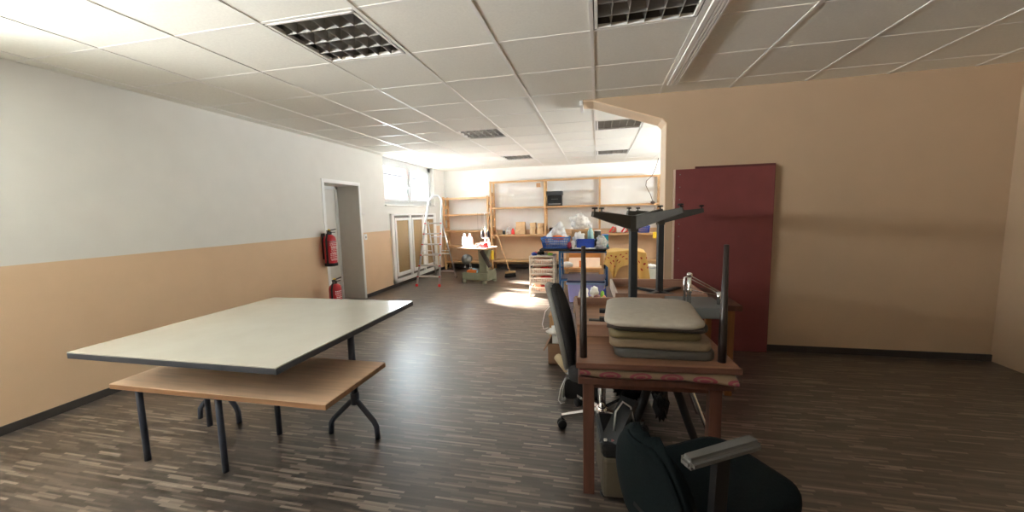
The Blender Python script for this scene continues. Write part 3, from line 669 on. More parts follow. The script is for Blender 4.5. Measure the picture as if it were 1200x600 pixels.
# thread stand: two black cones on wire pins; the wires rise to a guide bar
p = on_sew(-2.42, 7.80); t = thing('thread_stand', 'wire thread stand at the back of the sewing table', 'thread stand', p)
m = MB(); m.lathe([(.05, .001), (.05, .012), (.01, .02)], p, 14); m.tube([p+Vector((0, 0, .014)), p+Vector((.06, 0, .018)), p+Vector((.06, 0, .70))], .005, 6); m.tube([p+Vector((-.10, 0, .70)), p+Vector((.16, 0, .70))], .004, 6); m.tube([p+Vector((-.02, 0, .175)), p+Vector((.14, 0, .175))], .006, 6); m.build('stand', M_alu, t)
m = MB()
for dx in (-.09, .005, .14): m.tube([p+Vector((dx, -.002, .70)), p+Vector((dx, -.01, .345))], .0018, 4)
m.build('thread', M_black, t)
for dx, lab in ((.0, 'black thread cone left of the pair on the thread stand'), (.125, 'black thread cone right of the pair on the thread stand')):
    m = MB(); q = p+Vector((dx, 0, .182)); m.lathe([(.035, .001), (.038, .009), (.024, .125), (.016, .13), (.014, .15)], q, 14); tag(m.build('thread_cone', M_black), lab, 'thread cone', 'black thread cones over the sewing table')
m = MB(); m.blob(on_sew(-2.38, 7.52)+Vector((0, 0, .035)), (.06, .06, .045), .3, 2.5, 8, flat=SZ); tag(m.build('fabric_bundle', pm('pink_fabric', (.72, .45, .40), .8)), 'pale pink crumpled cloth beside the white bottles', 'cloth')
m = MB(); m.blob(on_sew(-2.22, 7.52)+Vector((0, 0, .045)), (.085, .07, .06), .35, 2.5, 11, flat=SZ); tag(m.build('fabric_bundle', M_redp), 'bright red crumpled cloth at the right end of the sewing table', 'cloth')
m = MB(); q = on_sew(-2.20, 7.68); m.lathe([(.028, 0), (.03, .01), (.03, .10), (.012, .13), (.01, .15)], q, 10); tag(m.build('bottle', M_white), 'tiny white bottle behind the red cloth on the sewing table', 'bottle')
m = MB(); c = SX @ Vector((-2.55, 7.535, .225)); m.blob(c, (.105, .033, .045), .3, 2.2, 5); tag(m.build('orange_cloth', M_orange), 'orange cloth lying in the trough of the sewing table base', 'cloth')
m = MB(); c = SX @ Vector((-2.58, 7.68, .215)); m.blob(c, (.085, .06, .05), .3, 2.2, 6); tag(m.build('blue_cloth', pm('light_blue_cloth', (.42, .66, .80), .7)), 'light blue cloth lying in the trough of the sewing table base', 'cloth')
m = MB(); c = SX @ Vector((-2.065, 7.56, .565)); m.box(c.x-.02, c.x+.035, c.y-.03, c.y+.03, c.z-.08, c.z+.105, .008); tag(m.build('yellow_pouch', M_yellow), 'yellow pouch hanging at the right edge of the sewing table', 'pouch')
# broom
t = thing('broom', 'wooden broom leaning against the shelf post beside the sewing table', 'broom', (-1.90, 8.25, 0))
a, b = Vector((-1.92, 8.27, .13)), Vector((-2.46, 9.245, .98)); m = MB(); m.tube([a, b], .014, 8); m.build('handle', M_pinez, t)
m = MB(); BX = rot((-1.90, 8.25, 0), math.radians(35)); m.box(-2.02, -1.78, 8.22, 8.28, .085, .135, .01, BX); m.build('head', wood('broom_wood', (.30, .18, .08), (.42, .26, .12)), t)
m = MB()
for i in range(12):
    for j in range(3): x = -2.005+i*.019; y = 8.232+j*.018; p = BX @ Vector((x, y, .09)); q = BX @ Vector((x+(x+1.9)*.15, y+(j-1)*.012, .0)); m.tube([p, q], .009, 4)
m.build('bristles', M_black, t)

# ------------------------------------------------------------------ drawer tower
DX0, DX1, DYA, DYB = -1.13, -.71, 6.32, 6.72
t = thing('drawer_tower', 'white plastic drawer tower with four latticed drawers, heaped with odds and ends', 'drawer unit', (-.92, 6.5, 0))
m = MB()
for x in (DX0, DX1-.02):
    for y in (DYA, DYB-.02): m.box(x, x+.02, y, y+.02, 0, .69, .003)
for z in (.06, .215, .37, .525, .675):
    m.box(DX0, DX0+.02, DYA, DYB, z-.012, z+.004); m.box(DX1-.02, DX1, DYA, DYB, z-.012, z+.004); m.box(DX0, DX1, DYB-.02, DYB, z-.012, z+.004)
m.box(DX0, DX1, DYA, DYB, .672, .69, .004); m.build('frame', M_mesh_white, t)
M_pinkfab = pm('pinkish_contents', (.80, .52, .40), .7, var=.25, scale=18)
for k, z in enumerate((.065, .22, .375, .53)):
    m = MB(); a, b, c_, d_ = DX0+.025, DX1-.025, DYA-.012, DYB-.03; h = .108
    m.box(a, b, c_, d_, z, z+.006)
    m.box(a, b, c_-.004, c_+.012, z+h-.022, z+h, .003); m.box(a, b, c_, c_+.008, z, z+.026)
    m.box(a, a+.006, c_, d_, z, z+h); m.box(b-.006, b, c_, d_, z, z+h); m.box(a, b, d_-.006, d_, z, z+h)
    for i in range(15): x = a+(b-a)*(i+.0)/14; m.box(x-.005, x+.005, c_, c_+.006, z+.02, z+h-.015)
    dr = m.build('drawer', M_mesh_white, t)
    m = MB(); m.blob(((a+b)/2, (c_+d_)/2, z+.055), (.16, .165, .05), .2, 3, k+20); m.build('drawer_contents', M_pinkfab, dr)
    if k < 3:
        m = MB(); m.blob(((a+b)/2+.06, c_+.07, z+.105), (.09, .045, .022), .35, 4, k+30); m.build('red_contents', M_redp, dr)
for i, (x, y, r_, mt, lab) in enumerate((( -1.055, 6.40, (.045, .05, .028), M_dblue, 'blue bundle on top of the drawer tower at its left'), (-.955, 6.50, (.06, .055, .035), M_black, 'black bundle on top of the drawer tower'), (-.87, 6.49, (.025, .04, .025), M_paper, 'white scrap on top of the drawer tower'), (-.79, 6.42, (.045, .05, .022), M_green, 'green scrap on top of the drawer tower at its right'), (-1.06, 6.56, (.04, .05, .025), M_redp, 'red scrap on top of the drawer tower behind the blue bundle'))):
    m = MB(); m.blob((x, y, .69+r_[2]*.9), r_, .35, 3, i+3, flat=.6905); tag(m.build('fabric_scrap', mt), lab, 'fabric scrap', 'scraps on the drawer tower')

# ------------------------------------------------------------------ blue trolley rack and its load
KX0, KX1, KY0, KY1, KZ = -.62, .14, 6.36, 6.86, .80
t = thing('trolley', 'blue steel trolley with a black top board carrying baskets and bags', 'trolley', (-.25, 6.6, 0))
m = MB()
for x in (KX0, KX1):
    for y in (KY0, KY1): m.tube([(x, y, .0), (x, y, KZ-.03)], .019, 8)
m.build('post', M_rackblue, t)
m = MB()
for z in (KZ-.05, .28):
    for y in (KY0, KY1): m.tube([(KX0, y, z), (KX1, y, z)], .014, 8)
    for x in (KX0, KX1): m.tube([(x, KY0, z), (x, KY1, z)], .014, 8)
for z in (.60, .47): m.tube([(KX1, KY0, z), (KX1, KY1, z)], .012, 8); m.tube([(KX0, KY0, z), (KX0, KY1, z)], .012, 8)
m.build('rail', M_rackblue, t)
m = MB(); m.box(-.95, .18, KY0-.05, KY1+.03, KZ-.03, KZ, .004); m.build('top_board', M_black, t)
m = MB(); m.box(KX0, KX1, KY0, KY1, .285, .31, .004); m.build('lower_tray', M_navylid, t)
basket('large_basket', (-.70, 6.56, KZ+.0015), .46, .36, .185, .16, M_blue, 'large blue lattice basket at the left end of the trolley', 'basket', nx=18)
m = MB(); m.blob((-.66, 6.465, KZ+.18), (.10, .028, .045), .3, 3, 44); tag(m.build('orange_bundle', M_orange), 'orange cloth showing over the rim of the large blue basket', 'cloth')
# clear bag rising to a point out of the basket
def cone_bag(c, rx, ry, h, seed, mat, name, label):
    m = MB()
    def fn(u, v):
        a = 2*PI*u; k = (.75+.25*v/.35 if v < .35 else (1-(v-.35)/.65)**.85)+.03; n_ = noise.noise(Vector((math.cos(a)*2.2, math.sin(a)*2.2, v*3+seed)))
        rr = k*(1+.28*n_)
        return Vector((c[0]+rx*rr*math.cos(a)+.05*v*v, c[1]+ry*rr*math.sin(a), c[2]+h*v+.02*n_))
    m.grid(fn, 28, 14); bmesh.ops.remove_doubles(m.bm, verts=m.bm.verts[:], dist=.0005)
    tag(m.build(name, mat), label, 'bag')
cone_bag((-.68, 6.605, KZ+.06), .185, .085, .38, 3, M_bag, 'clear_bag', 'clear plastic bag gathered to a point in the large blue basket')
def crumple(name, c, r_, mat, label, cat, seed, amp=.35, fr=2.6, flat=None, group=None, sub=3):
    m = MB(); m.blob(c, r_, amp, fr, seed, sub, flat); return tag(m.build(name, mat), label, cat, group)
# brown carton and milky bag behind
t = thing('carton', 'brown open carton at the back of the trolley under the milky bag', 'box', (-.30, 6.74, KZ))
m = MB(); m.box(-.45, -.17, 6.70, 6.86, KZ+.001, KZ+.30, .004); m.build('carton_body', M_card, t)
m = MB(); m.box(-.45, -.17, 6.67, 6.70, KZ+.27, KZ+.275); m.build('flap', M_card, t)
crumple('milky_bag', (-.32, 6.76, KZ+.43), (.15, .11, .13), M_bagw, 'crumpled milky plastic bag piled on top of the brown carton', 'bag', 9, .4, flat=KZ+.302)
t = thing('blue_box', 'royal blue open plastic box in the middle of the trolley', 'box', (-.20, 6.46, KZ))
m = MB(); bx = (-.345, -.06, 6.37, 6.57, KZ+.02, KZ+.15)
m.box(bx[0], bx[1], bx[2], bx[3], bx[4], bx[4]+.006)
m.box(bx[0], bx[0]+.006, bx[2], bx[3], bx[4], bx[5]); m.box(bx[1]-.006, bx[1], bx[2], bx[3], bx[4], bx[5]); m.box(bx[0], bx[1], bx[2], bx[2]+.006, bx[4], bx[5]-.02); m.box(bx[0], bx[1], bx[3]-.006, bx[3], bx[4], bx[5]); m.build('box_walls', M_dblue, t)
m = MB()
for a in ((bx[0]-.01, bx[0]+.008), (bx[1]-.008, bx[1]+.01)): m.box(a[0], a[1], bx[2]-.01, bx[3]+.01, bx[5]-.012, bx[5], .003)
m.build('box_rim', M_blue, t)
m = MB(); m.box(-.42, -.03, 6.335, 6.60, KZ+.001, KZ+.019, .006); tag(m.build('white_tray', M_white), 'flat white tray under the royal blue box on the trolley', 'tray')
crumple('tissue', (-.33, 6.612, KZ+.14), (.09, .022, .11), M_paper, 'white crumpled paper behind the royal blue box', 'paper', 12, .4, flat=KZ+.0205)
crumple('white_cup_bag', (-.405, 6.40, KZ+.075), (.035, .035, .06), M_paper, 'small white pouch between the large basket and the blue box', 'pouch', 15, .25, flat=KZ+.021)
crumple('maroon_pouch', (-.462, 6.36, KZ+.06), (.032, .03, .06), pm('crimson', (.30, .02, .05), .5), 'small crimson pouch between the large basket and the white pouch', 'pouch', 16, .25, flat=KZ+.001)
t = thing('spray_bottle', 'pale teal bottle with white cap standing behind the royal blue box', 'bottle', (-.128, 6.64, KZ))
m = MB(); m.lathe([(.045, 0), (.05, .01), (.05, .26), (.025, .31), (.02, .33)], (-.128, 6.64, KZ), 14); m.build('bottle_body', pm('pale_teal', (.30, .52, .55), .3), t)
m = MB(); m.lathe([(.024, .33), (.024, .38)], (-.128, 6.64, KZ), 12); m.bar((-.17, 6.64, KZ+.395), (-.085, 6.64, KZ+.395), .03, .03); m.build('cap', M_white, t)
t = thing('grey_tin', 'dark grey tin right of the pale teal bottle on the trolley', 'tin', (-.012, 6.74, KZ)); m = MB(); m.lathe([(.055, 0), (.055, .27)], (-.012, 6.74, KZ), 14); m.build('tin_body', M_steel, t); m = MB(); m.lathe([(.058, .27), (.058, .285)], (-.012, 6.74, KZ), 14); m.build('lid', M_alu, t)
crumple('white_bag', (.055, 6.47, KZ+.10), (.085, .09, .105), M_bagw, 'white plastic bag bulging at the right end of the trolley', 'bag', 19, .4, flat=KZ+.001)
crumple('grey_scraps', (.02, 6.345, KZ+.03), (.07, .03, .035), pm('grey_cloth', (.30, .30, .32), .8), 'grey scraps in front of the white bag on the trolley', 'scraps', 22, .4, flat=KZ+.001)
m = MB(); m.box(.06, .165, 6.66, 6.78, KZ+.001, KZ+.20, .006); m.mi = 1; m.box(.055, .17, 6.655, 6.785, KZ+.20, KZ+.215, .004)
tag(m.build('teal_box', [pm('teal_plastic', (.02, .28, .36), .4), M_blue]), 'teal box behind the white bag at the right end of the trolley', 'box')

# pine bench behind the trolley with a sheet of cream board on it
t = thing('bench', 'orange-brown wooden bench with a backboard behind the blue trolley', 'bench', (-.33, 7.5, 0))
m = MB(); m.box(-.74, .06, 7.28, 7.66, .325, .355, .004); m.build('seat', wood('bench_pine', (.62, .33, .14), (.78, .44, .2)), t)
m = MB(); m.box(-.62, .10, 7.69, 7.72, .43, .70, .004); m.build('backrest', wood('bench_orange', (.55, .22, .06), (.68, .30, .09)), t)
for x, y, h in ((-.585, 7.31, .325), (.035, 7.31, .325), (-.595, 7.665, .68), (.075, 7.665, .68)):
    m = MB(); m.box(x-.027, x+.027, y-.02, y+.02, 0, h, .004); m.build('leg', M_pinez, t)
m = MB(); m.box(-.585, .035, 7.30, 7.32, .27, .32); m.build('apron', M_pine, t)
m = MB(); m.prism([(7.42, .356), (7.435, .356), (7.645, .50), (7.63, .51)], -.56, .03, 'yz'); tag(m.build('cream_board', pm('cream_board', (.80, .58, .42), .7, var=.03)), 'cream board leaning on the bench seat behind the trolley', 'board')
crumple('white_package', (-.58, 7.345, .41), (.11, .045, .055), M_paper, 'white wrapped package at the left end of the bench seat', 'package', 25, .2, flat=.356)
m = MB(); m.lathe([(.03, 0), (.042, .005), (.045, .12), (.045, .125)], (-.31, 7.36, .356), 12); tag(m.build('orange_cup', M_orange), 'small orange cup on the bench in front of the cream board', 'cup')

# lavender bin with navy lid, heap of bags before it
t = thing('storage_bin', 'lavender storage bin with navy lid in front of the blue trolley', 'storage bin', (-.19, 6.12, 0))
m = MB(); V = m.box(-.47, .09, 5.96, 6.28, 0, .29, .015)
for v in V:
    k = 1-.10*(1-v.co.z/.29); v.co.x = -.19+(v.co.x+.19)*k; v.co.y = 6.12+(v.co.y-6.12)*k
m.build('bin_body', M_lavender, t)
m = MB(); m.box(-.49, .11, 5.94, 6.30, .285, .315, .008); m.build('bin_rim', pm('pale_blue', (.30, .42, .72), .35), t)
m = MB(); m.box(-.48, .10, 5.95, 6.29, .315, .35, .012); m.build('bin_lid', M_navylid, t)
m = MB(); m.box(-.34, .17, 5.34, 5.76, 0, .012); m.box(-.34, -.33, 5.34, 5.76, .012, .15); m.box(.16, .17, 5.34, 5.76, .012, .15); m.box(-.33, .16, 5.34, 5.35, .012, .15); m.box(-.33, .16, 5.75, 5.76, .012, .15)
tag(m.build('open_carton', M_card), 'low open carton full of bags behind the wooden trays', 'box')
HG = 'things heaped in the low open carton'
crumple('carrier_bag', (-.205, 5.52, .215), (.07, .09, .12), M_paper, 'white knotted carrier bag on the left of the carton heap', 'bag', 31, .3, group=HG)
crumple('carrier_bag', (-.055, 5.58, .255), (.06, .065, .085), M_paper, 'white round carrier bag in the middle of the carton heap', 'bag', 33, .25, group=HG)
crumple('yarn_ball', (-.015, 5.42, .20), .052, pm('brown_yarn', (.22, .10, .10), .9, var=.4, scale=60, bump=.6), 'brown ball of yarn on the carton heap', 'yarn', 34, .08, group=HG)
crumple('green_scrap', (.055, 5.55, .165), (.03, .035, .11), M_green, 'lime green scrap on the carton heap', 'scrap', 35, .3, flat=.0135, group=HG)
crumple('orange_scrap', (.085, 5.43, .19), (.035, .04, .045), pm('peach_cloth', (.85, .42, .22), .7), 'peach orange scrap at the right of the carton heap', 'scrap', 36, group=HG)
crumple('blue_scrap', (.10, 5.66, .19), (.035, .04, .10), M_dblue, 'blue scrap at the back right of the carton heap', 'scrap', 37, group=HG)
crumple('white_scrap', (-.47, 5.35, .06), (.08, .10, .06), M_paper, 'white crumpled paper on the floor left of the carton heap', 'paper', 38, .4, flat=.002)

# tall carton with the spotted cloth over it, crate of bags beside it
t = thing('tall_carton', 'tall brown carton standing under the mustard spotted cloth', 'box', (.40, 6.12, 0))
m = MB(); m.box(.15, .64, 5.97, 6.28, 0, .775, .006); m.build('carton_body', M_card, t)
m = MB(); m.box(.15, .64, 5.955, 5.969, .60, .776, .003); m.build('flap', M_card, t)
M_cloth = dotted('mustard_spotted_cloth', (.58, .37, .12), (.30, .025, .02), 8.0, .19, band=(.36, .76))
m = MB()
def cloth(u, v):
    # v 0..0.35 lies on top, then hangs over the front in folds
    x = .12+.565*u; fold = .018*math.sin(u*19)+.010*math.sin(u*41+1)
    if v < .3:
        k = v/.3; return Vector((x, 6.285-.36*k, .788+.012*math.sin(u*9+v*8)+.03*math.sin(PI*u)))
    k = (v-.3)/.7
    L_ = .22+.20*math.exp(-((u-.24)/.13)**2)+.25*math.exp(-((u-.90)/.16)**2)-.06*math.exp(-((u-.02)/.10)**2)
    spread = .045*k*math.sin((u-.5)*PI)
    return Vector((x+spread+.03*k*math.sin(u*13), 5.925-.03*k-fold*k*1.4, .785+.03*math.sin(PI*u)-L_*k-.012*k*math.sin(u*23)))
m.grid(cloth, 60, 40); tag(m.build('spotted_cloth', M_cloth, solid=.004), 'mustard cloth with dark red spots draped over the tall carton', 'cloth')
basket('crate', (.88, 6.92, 0), .36, .34, .40, .08, pm('clear_white', (.72, .78, .76), .4), 'whitish plastic crate on the floor right of the tall carton', 'crate', lattice=False)
crumple('green_bag', (.80, 6.90, .27), (.06, .10, .10), pm('green_white_bag', (.50, .64, .36), .4, var=.5, scale=9), 'green and white crumpled bag in the whitish crate', 'bag', 41, .4)
crumple('white_wrap', (.86, 6.86, .455), (.10, .06, .035), M_paper, 'white wrapping across the front of the whitish crate', 'paper', 43, .4)
crumple('blue_bag', (.965, 6.90, .28), (.05, .09, .09), M_dblue, 'bright blue bag at the right side of the whitish crate', 'bag', 42, .3)

# ------------------------------------------------------------------ maroon board against the partition
t = thing('maroon_board', 'tall dark red board with pale edge standing against the beige partition', 'board', (1.15, 4.12, 0))
m = MB(); m.box(.735, 1.60, 4.085, 4.13, 0, 1.79, .003); m.build('board_face', M_maroon, t)
m = MB(); m.box(.722, .735, 4.083, 4.132, 0, 1.79, .002); m.build('edge_band', pm('pale_edge', (.66, .50, .40), .5), t)
for k in range(8):
    m = MB(); m.lathe([(.006, 0), (.006, .002)], (.775, 4.0845, .9+k*.12), 8, Matrix.Rotation(PI/2, 4, 'X')); m.build('screw_hole', M_grey_shell, t)
m = MB(); m.box(.92, 1.62, 4.131, 4.148, 0, 1.815, .003); tag(m.build('second_board', pm('dark_red_board', (.115, .030, .030), .5)), 'slightly taller dark red board just behind the maroon board', 'board')

# ------------------------------------------------------------------ cream folding table and low brown table at the left
t = thing('folding_table', 'glossy cream table with dark edge on a navy Y-foot post', 'table', (-1.9, 2.08, 0))
TXR, TYA, TYB, TZ = -1.435, 1.42, 2.765, .735
m = MB(); m.box(-2.75, TXR, TYA, TYB, TZ-.006, TZ, .001); m.build('table_top', M_laminate, t)
m = MB(); m.box(-2.752, TXR+.001, TYA-.001, TYB+.0, TZ-.036, TZ-.006, .003); m.build('edge_band', pm('navy_edge', (.030, .036, .048), .45), t)
m = MB(); m.box(-2.75, TXR-.01, TYB, TYB+.003, TZ-.03, TZ-.001); m.build('far_edging', M_pine, t)
def yfoot(px, dx):
    m = MB(); m.tube([(px, 2.115, TZ-.036), (px, 2.115, .24)], .022, 10); m.lathe([(.026, .20), (.028, .21), (.028, .27), (.024, .28)], (px, 2.115, 0), 12); m.build('post', M_bluesteel, t)
    for s in (-1, 1):
        m = MB(); m.tube([(px, 2.11, .235), (px+s*.03, 2.107, .215), (px+s*.145, 2.09, .105), (px+s*.165, 2.083, .075), (px+s*.17, 2.08, .0)], .017, 10); m.build('foot', M_bluesteel, t)
yfoot(-1.545, .17); yfoot(-2.62, .17)
m = MB(); m.tube([(-2.62, 2.115, TZ-.055), (-1.545, 2.115, TZ-.055)], .02, 8); m.build('under_rail', M_bluesteel, t)
t = thing('low_table', 'low brown beech table pushed under the edge of the cream table', 'table', (-1.95, 1.82, 0))
BZ = .505
m = MB(); m.box(-2.7, -1.297, 1.548, 2.092, BZ-.004, BZ, .001); m.build('table_top', M_brown_top, t)
m = MB(); m.box(-2.702, -1.295, 1.546, 2.093, BZ-.03, BZ-.004, .003); m.build('edge_band', M_brown_edge, t)
for x in (-2.05, -2.62):
    for y in (1.63, 2.01):
        m = MB(); m.tube([(x, y, 0), (x, y, BZ-.03)], .017, 10); m.build('leg', M_bluesteel, t)
m = MB(); m.box(-2.62, -2.05, 1.99, 2.03, BZ-.07, BZ-.03, .003); m.box(-2.62, -2.05, 1.61, 1.65, BZ-.07, BZ-.03, .003); m.build('under_frame', M_bluesteel, t)

# ------------------------------------------------------------------ work table at the right with its stack
WR = math.radians(3.0); WC = (-.1, 1.80, 0); WXm = rot(WC, WR)
t = thing('work_table', 'reddish wooden work table at front right holding the whole stack', 'table', (.24, 2.4, 0))
m = MB(); m.box(-.095, .60, 1.80, 3.0, .585, .62, .004, WXm); m.build('table_top', M_redwood, t)
for x, y in ((-.072, 1.825), (.505, 1.825), (-.072, 2.90), (.505, 2.90)):
    m = MB(); m.box(x, x+.055, y, y+.055, 0, .585, .004, WXm); m.build('leg', M_redwood, t)
m = MB(); m.box(-.05, .54, 1.845, 1.865, .55, .585, 0, WXm); m.box(-.05, .54, 2.92, 2.94, .55, .585, 0, WXm); m.box(-.06, -.04, 1.88, 2.90, .55, .585, 0, WXm); m.box(.53, .55, 1.88, 2.90, .55, .585, 0, WXm); m.build('apron', M_redwood, t)
# waxcloth with pink circles lying rolled between the two tops
M_wax = dotted('circle_waxcloth', (.17, .115, .066), (.16, .024, .038), 8.0, .36, ring=True)
m = MB()
def wax(u, v):
    a = 2*PI*v; x = -.085+.68*u; ry, rz = .042+.018*u, .0225
    return WXm @ Vector((x, 1.835-.03*u+ry*math.cos(a)-.012*math.sin(u*7), .6445+rz*math.sin(a)+.002*math.sin(u*30)))
m.grid(wax, 40, 16); lay = m.bm.loops.layers.uv.verify()
for f in m.bm.faces:
    for l in f.loops: l[lay].uv = (l[lay].uv[0]*.62, l[lay].uv[1]*.38)
tag(m.build('rolled_waxcloth', M_wax), 'rolled tan waxcloth with pink circles squeezed under the upper board', 'cloth')
m = MB(); m.box(-.08, .58, 1.92, 2.95, .621, .668, .01, WXm); tag(m.build('folded_felt', M_darkfabric), 'dark folded felt lying between the work table and the upturned board', 'felt')
# upturned table: board flat, tapered legs in the air
t = thing('upturned_table', 'small upturned table with dark tapered legs lying on the work table', 'table', (.24, 2.2, .67))
m = MB(); m.box(-.097, .62, 1.79, 2.62, .6685, .675, 0, WXm); m.box(-.10, .622, 1.786, 2.622, .672, .698, .003, WXm); m.build('table_board', [M_board], t)
m = MB(); m.box(-.102, .624, 1.7835, 1.787, .672, .697, 0, WXm); m.box(-.1035, -.1005, 1.7835, 2.62, .672, .697, 0, WXm); m.build('edge_band', M_boardedge, t)
for x in (-.068, .565):
    p = WXm @ Vector((x, 1.865, 0)); m = MB(); m.tube([(p.x, p.y, .698), (p.x, p.y, .80), (p.x+.002, p.y, 1.245)], [.0185, .0185, .0105], 10); m.build('leg', pm('dark_stained_wood', (.020, .012, .010), .4, var=.15), t)

# seat pads
def pad(x0, x1, y0, y1, z0, z1, mat, name, label, rz=0.0, r_=.05, dome=0.0):
    m = MB(); cx, cy = (x0+x1)/2, (y0+y1)/2; n = 6; X = rot((cx, cy, 0), rz)
    pts = []
    for (ax, ay, a0) in ((x1-r_, y1-r_, 0), (x0+r_, y1-r_, 90), (x0+r_, y0+r_, 180), (x1-r_, y0+r_, 270)):
        for k in range(n+1): a = math.radians(a0+90*k/n); pts.append((ax+r_*math.cos(a), ay+r_*math.sin(a)))
    h = z1-z0; rings = []
    for s, zz in ((.975, z0), (.997, z0+h*.15), (1.0, z0+h*.45), (.993, z0+h*.75), (.965, z1-.002), (.85, z1+dome*.6), (.4, z1+dome)):
        rings.append([m.bm.verts.new(X @ Vector((cx+(a-cx)*s, cy+(b-cy)*s, zz))) for a, b in pts])
    for A, B in zip(rings, rings[1:]):
        for k in range(len(A)): m.bm.faces.new((A[k], A[(k+1) % len(A)], B[(k+1) % len(A)], B[k])).smooth = True
    m.bm.faces.new(rings[0][::-1]); m.bm.faces.new(rings[-1])
    return m.build(name, mat)
PG = 'seat pads stacked on the upturned table'
M_padgrey = pm('grey_vinyl', (.075, .072, .064), .5, var=.06, bump=.05)
M_padtan = pm('tan_vinyl', (.185, .135, .082), .5, var=.06)
M_padolive = pm('olive_vinyl', (.150, .115, .052), .5, var=.06)
M_padtop = pm('light_grey_vinyl', (.37, .335, .28), .55, var=.07, scale=30, bump=.06)
tag(pad(.075, .535, 1.885, 2.185, .6985, .748, M_padgrey, 'seat_pad', '', .03), 'dark grey seat pad at the bottom of the stack', 'seat pad', PG)
tag(pad(.055, .520, 1.875, 2.18, .7490, .793, M_padtan, 'seat_pad', '', -.02), 'tan seat pad, second from the bottom of the stack', 'seat pad', PG)
tag(pad(.050, .475, 1.880, 2.29, .794, .836, M_padolive, 'seat_pad', '', .01), 'olive seat pad in the middle of the stack', 'seat pad', PG)
tag(pad(.060, .500, 1.865, 2.27, .837, .872, pm('dark_green_vinyl', (.026, .029, .022), .5), 'seat_pad', ''), 'dark green seat pad directly beneath the top pad', 'seat pad', PG)
t = thing('upholstered_seat', 'light grey upholstered seat on dark board topping the pad stack', 'seat', (.25, 2.02, .873))
o = pad(.036, .475, 1.765, 2.275, .884, .912, M_padtop, 'cushion', '', -.05, .085, .012); o.parent = t; o.data.transform(t.matrix_basis.inverted())
m = MB(); m.box(.05, .465, 1.78, 2.26, .8732, .8845, .003, rot((.25, 2.02, 0), -.05)); m.build('seat_board', pm('dark_board', (.045, .030, .024), .5), t)
m = MB(); m.bar((-.045, 1.895, .8785), (.10, 1.89, .8785), .02, .009); m.build('mounting_bar', M_blackmetal, t)
for y in (1.90, 2.06):
    m = MB(); m.box(.005, .07, y-.018, y+.018, .868+.005, .893, .004); m.build('clip', M_black, t)

# trays: shallow wooden boxes with upright rims
def tray(c, w_, d_, z, h, rz, label, th=.022, left=None):
    t = thing('wooden_tray', label, 'tray', c); X = rot(c, rz); x0, x1, y0, y1 = c[0]-w_/2, c[0]+w_/2, c[1]-d_/2, c[1]+d_/2
    m = MB(); m.box(x0+.003, x1-.003, y0+.003, y1-.003, z, z+.012, 0, X); m.build('bottom', M_tray, t)
    m = MB(); m.box(x0, x1, y0, y0+th, z, z+h, .002, X); m.box(x0, x1, y1-th, y1, z, z+h, .002, X); m.box(x1-th, x1, y0+th, y1-th, z, z+h, .002, X); m.mi = 1; m.box(x0, x0+th, y0+th, y1-th, z, z+h, .002, X); m.build('rim', [M_rim, left or M_rim], t)
    return t
tray((.165, 2.57, .699), .63, .72, .699, .068, math.radians(5), 'nearer wooden tray lying behind the seat pad stack')
# rear table carrying the second tray
t = thing('rear_table', 'wooden table hidden behind the stack, carrying the farther tray', 'table', (.55, 3.35, 0))
m = MB(); m.box(.07, 1.02, 3.03, 3.72, .66, .70, .004); m.build('table_top', M_redwood, t)
M_orangewood = wood('orange_wood', (.26, .105, .035), (.36, .16, .055), 'z')
for x, y in ((.46, 3.06), (.93, 3.06), (.46, 3.64), (.93, 3.64)):
    m = MB(); m.box(x, x+.05, y, y+.05, 0, .66, .003); m.build('leg', M_orangewood, t)
tray((.44, 3.32, .701), .65, .66, .701, .085, math.radians(2), 'farther wooden tray holding the black pedestal cross', .02, pm('pale_rim', (.62, .50, .42), .5))

# upside-down pedestal bases
def pedestal(cx, cy, z0, ztop, a0, label, feet, spider):
    t = thing('pedestal_base', label, 'table base', (cx, cy, z0), 'upside-down table pedestals')
    m = MB(); m.box(cx-.023, cx+.023, cy-.023, cy+.023, z0+.012, ztop-.03, .004, rot((cx, cy, 0), .25)); m.build('post', M_blackmetal, t)
    m = MB(); m.box(cx-.027, cx+.027, cy-.027, cy+.027, ztop-.035, ztop+.07, .006, rot((cx, cy, 0), .25)); m.build('hub', M_steel, t)
    for (ex, ey, ez) in feet:
        m = MB(); e = Vector((ex, ey, ez)); b = Vector((cx, cy, ztop+.02)); b2 = b.lerp(e, .05)
        m.bar(b2, e, .032, .088, w2=.026, h2=.032); m.build('arm', M_steel, t)
        for q in (.95,):
            p = b.lerp(e, q); zt = p.z+.018
            m = MB(); m.tube([(p.x, p.y, zt-.01), (p.x, p.y, zt+.016)], .005, 6); m.lathe([(.016, .014), (.018, .016), (.018, .023), (.014, .025)], (p.x, p.y, zt), 12); m.build('leveller', M_black, t)
    for (ex, ey) in spider:
        m = MB(); m.bar((cx, cy, z0+.018), (ex, ey, z0+.010), .042, .026, w2=.040, h2=.014); m.build('mounting_arm', M_blackmetal, t)
    return t
pedestal(.223, 2.64, .7115, 1.305, 0, 'nearer upside-down black pedestal with four steel arms in the air', ((-.035, 2.47, 1.392), (.012, 2.84, 1.392), (.50, 2.52, 1.403), (.425, 2.84, 1.398)), ((.08, 2.50), (.36, 2.50), (.08, 2.78), (.36, 2.78)))
pedestal(.492, 3.33, .7135, 1.32, 0, 'farther upside-down black pedestal, its cross standing in the farther tray', ((.225, 3.22, 1.39), (.33, 3.57, 1.39), (.80, 3.28, 1.395), (.70, 3.55, 1.395)), ((.285, 3.12), (.325, 3.55), (.69, 3.58), (.69, 3.11)))

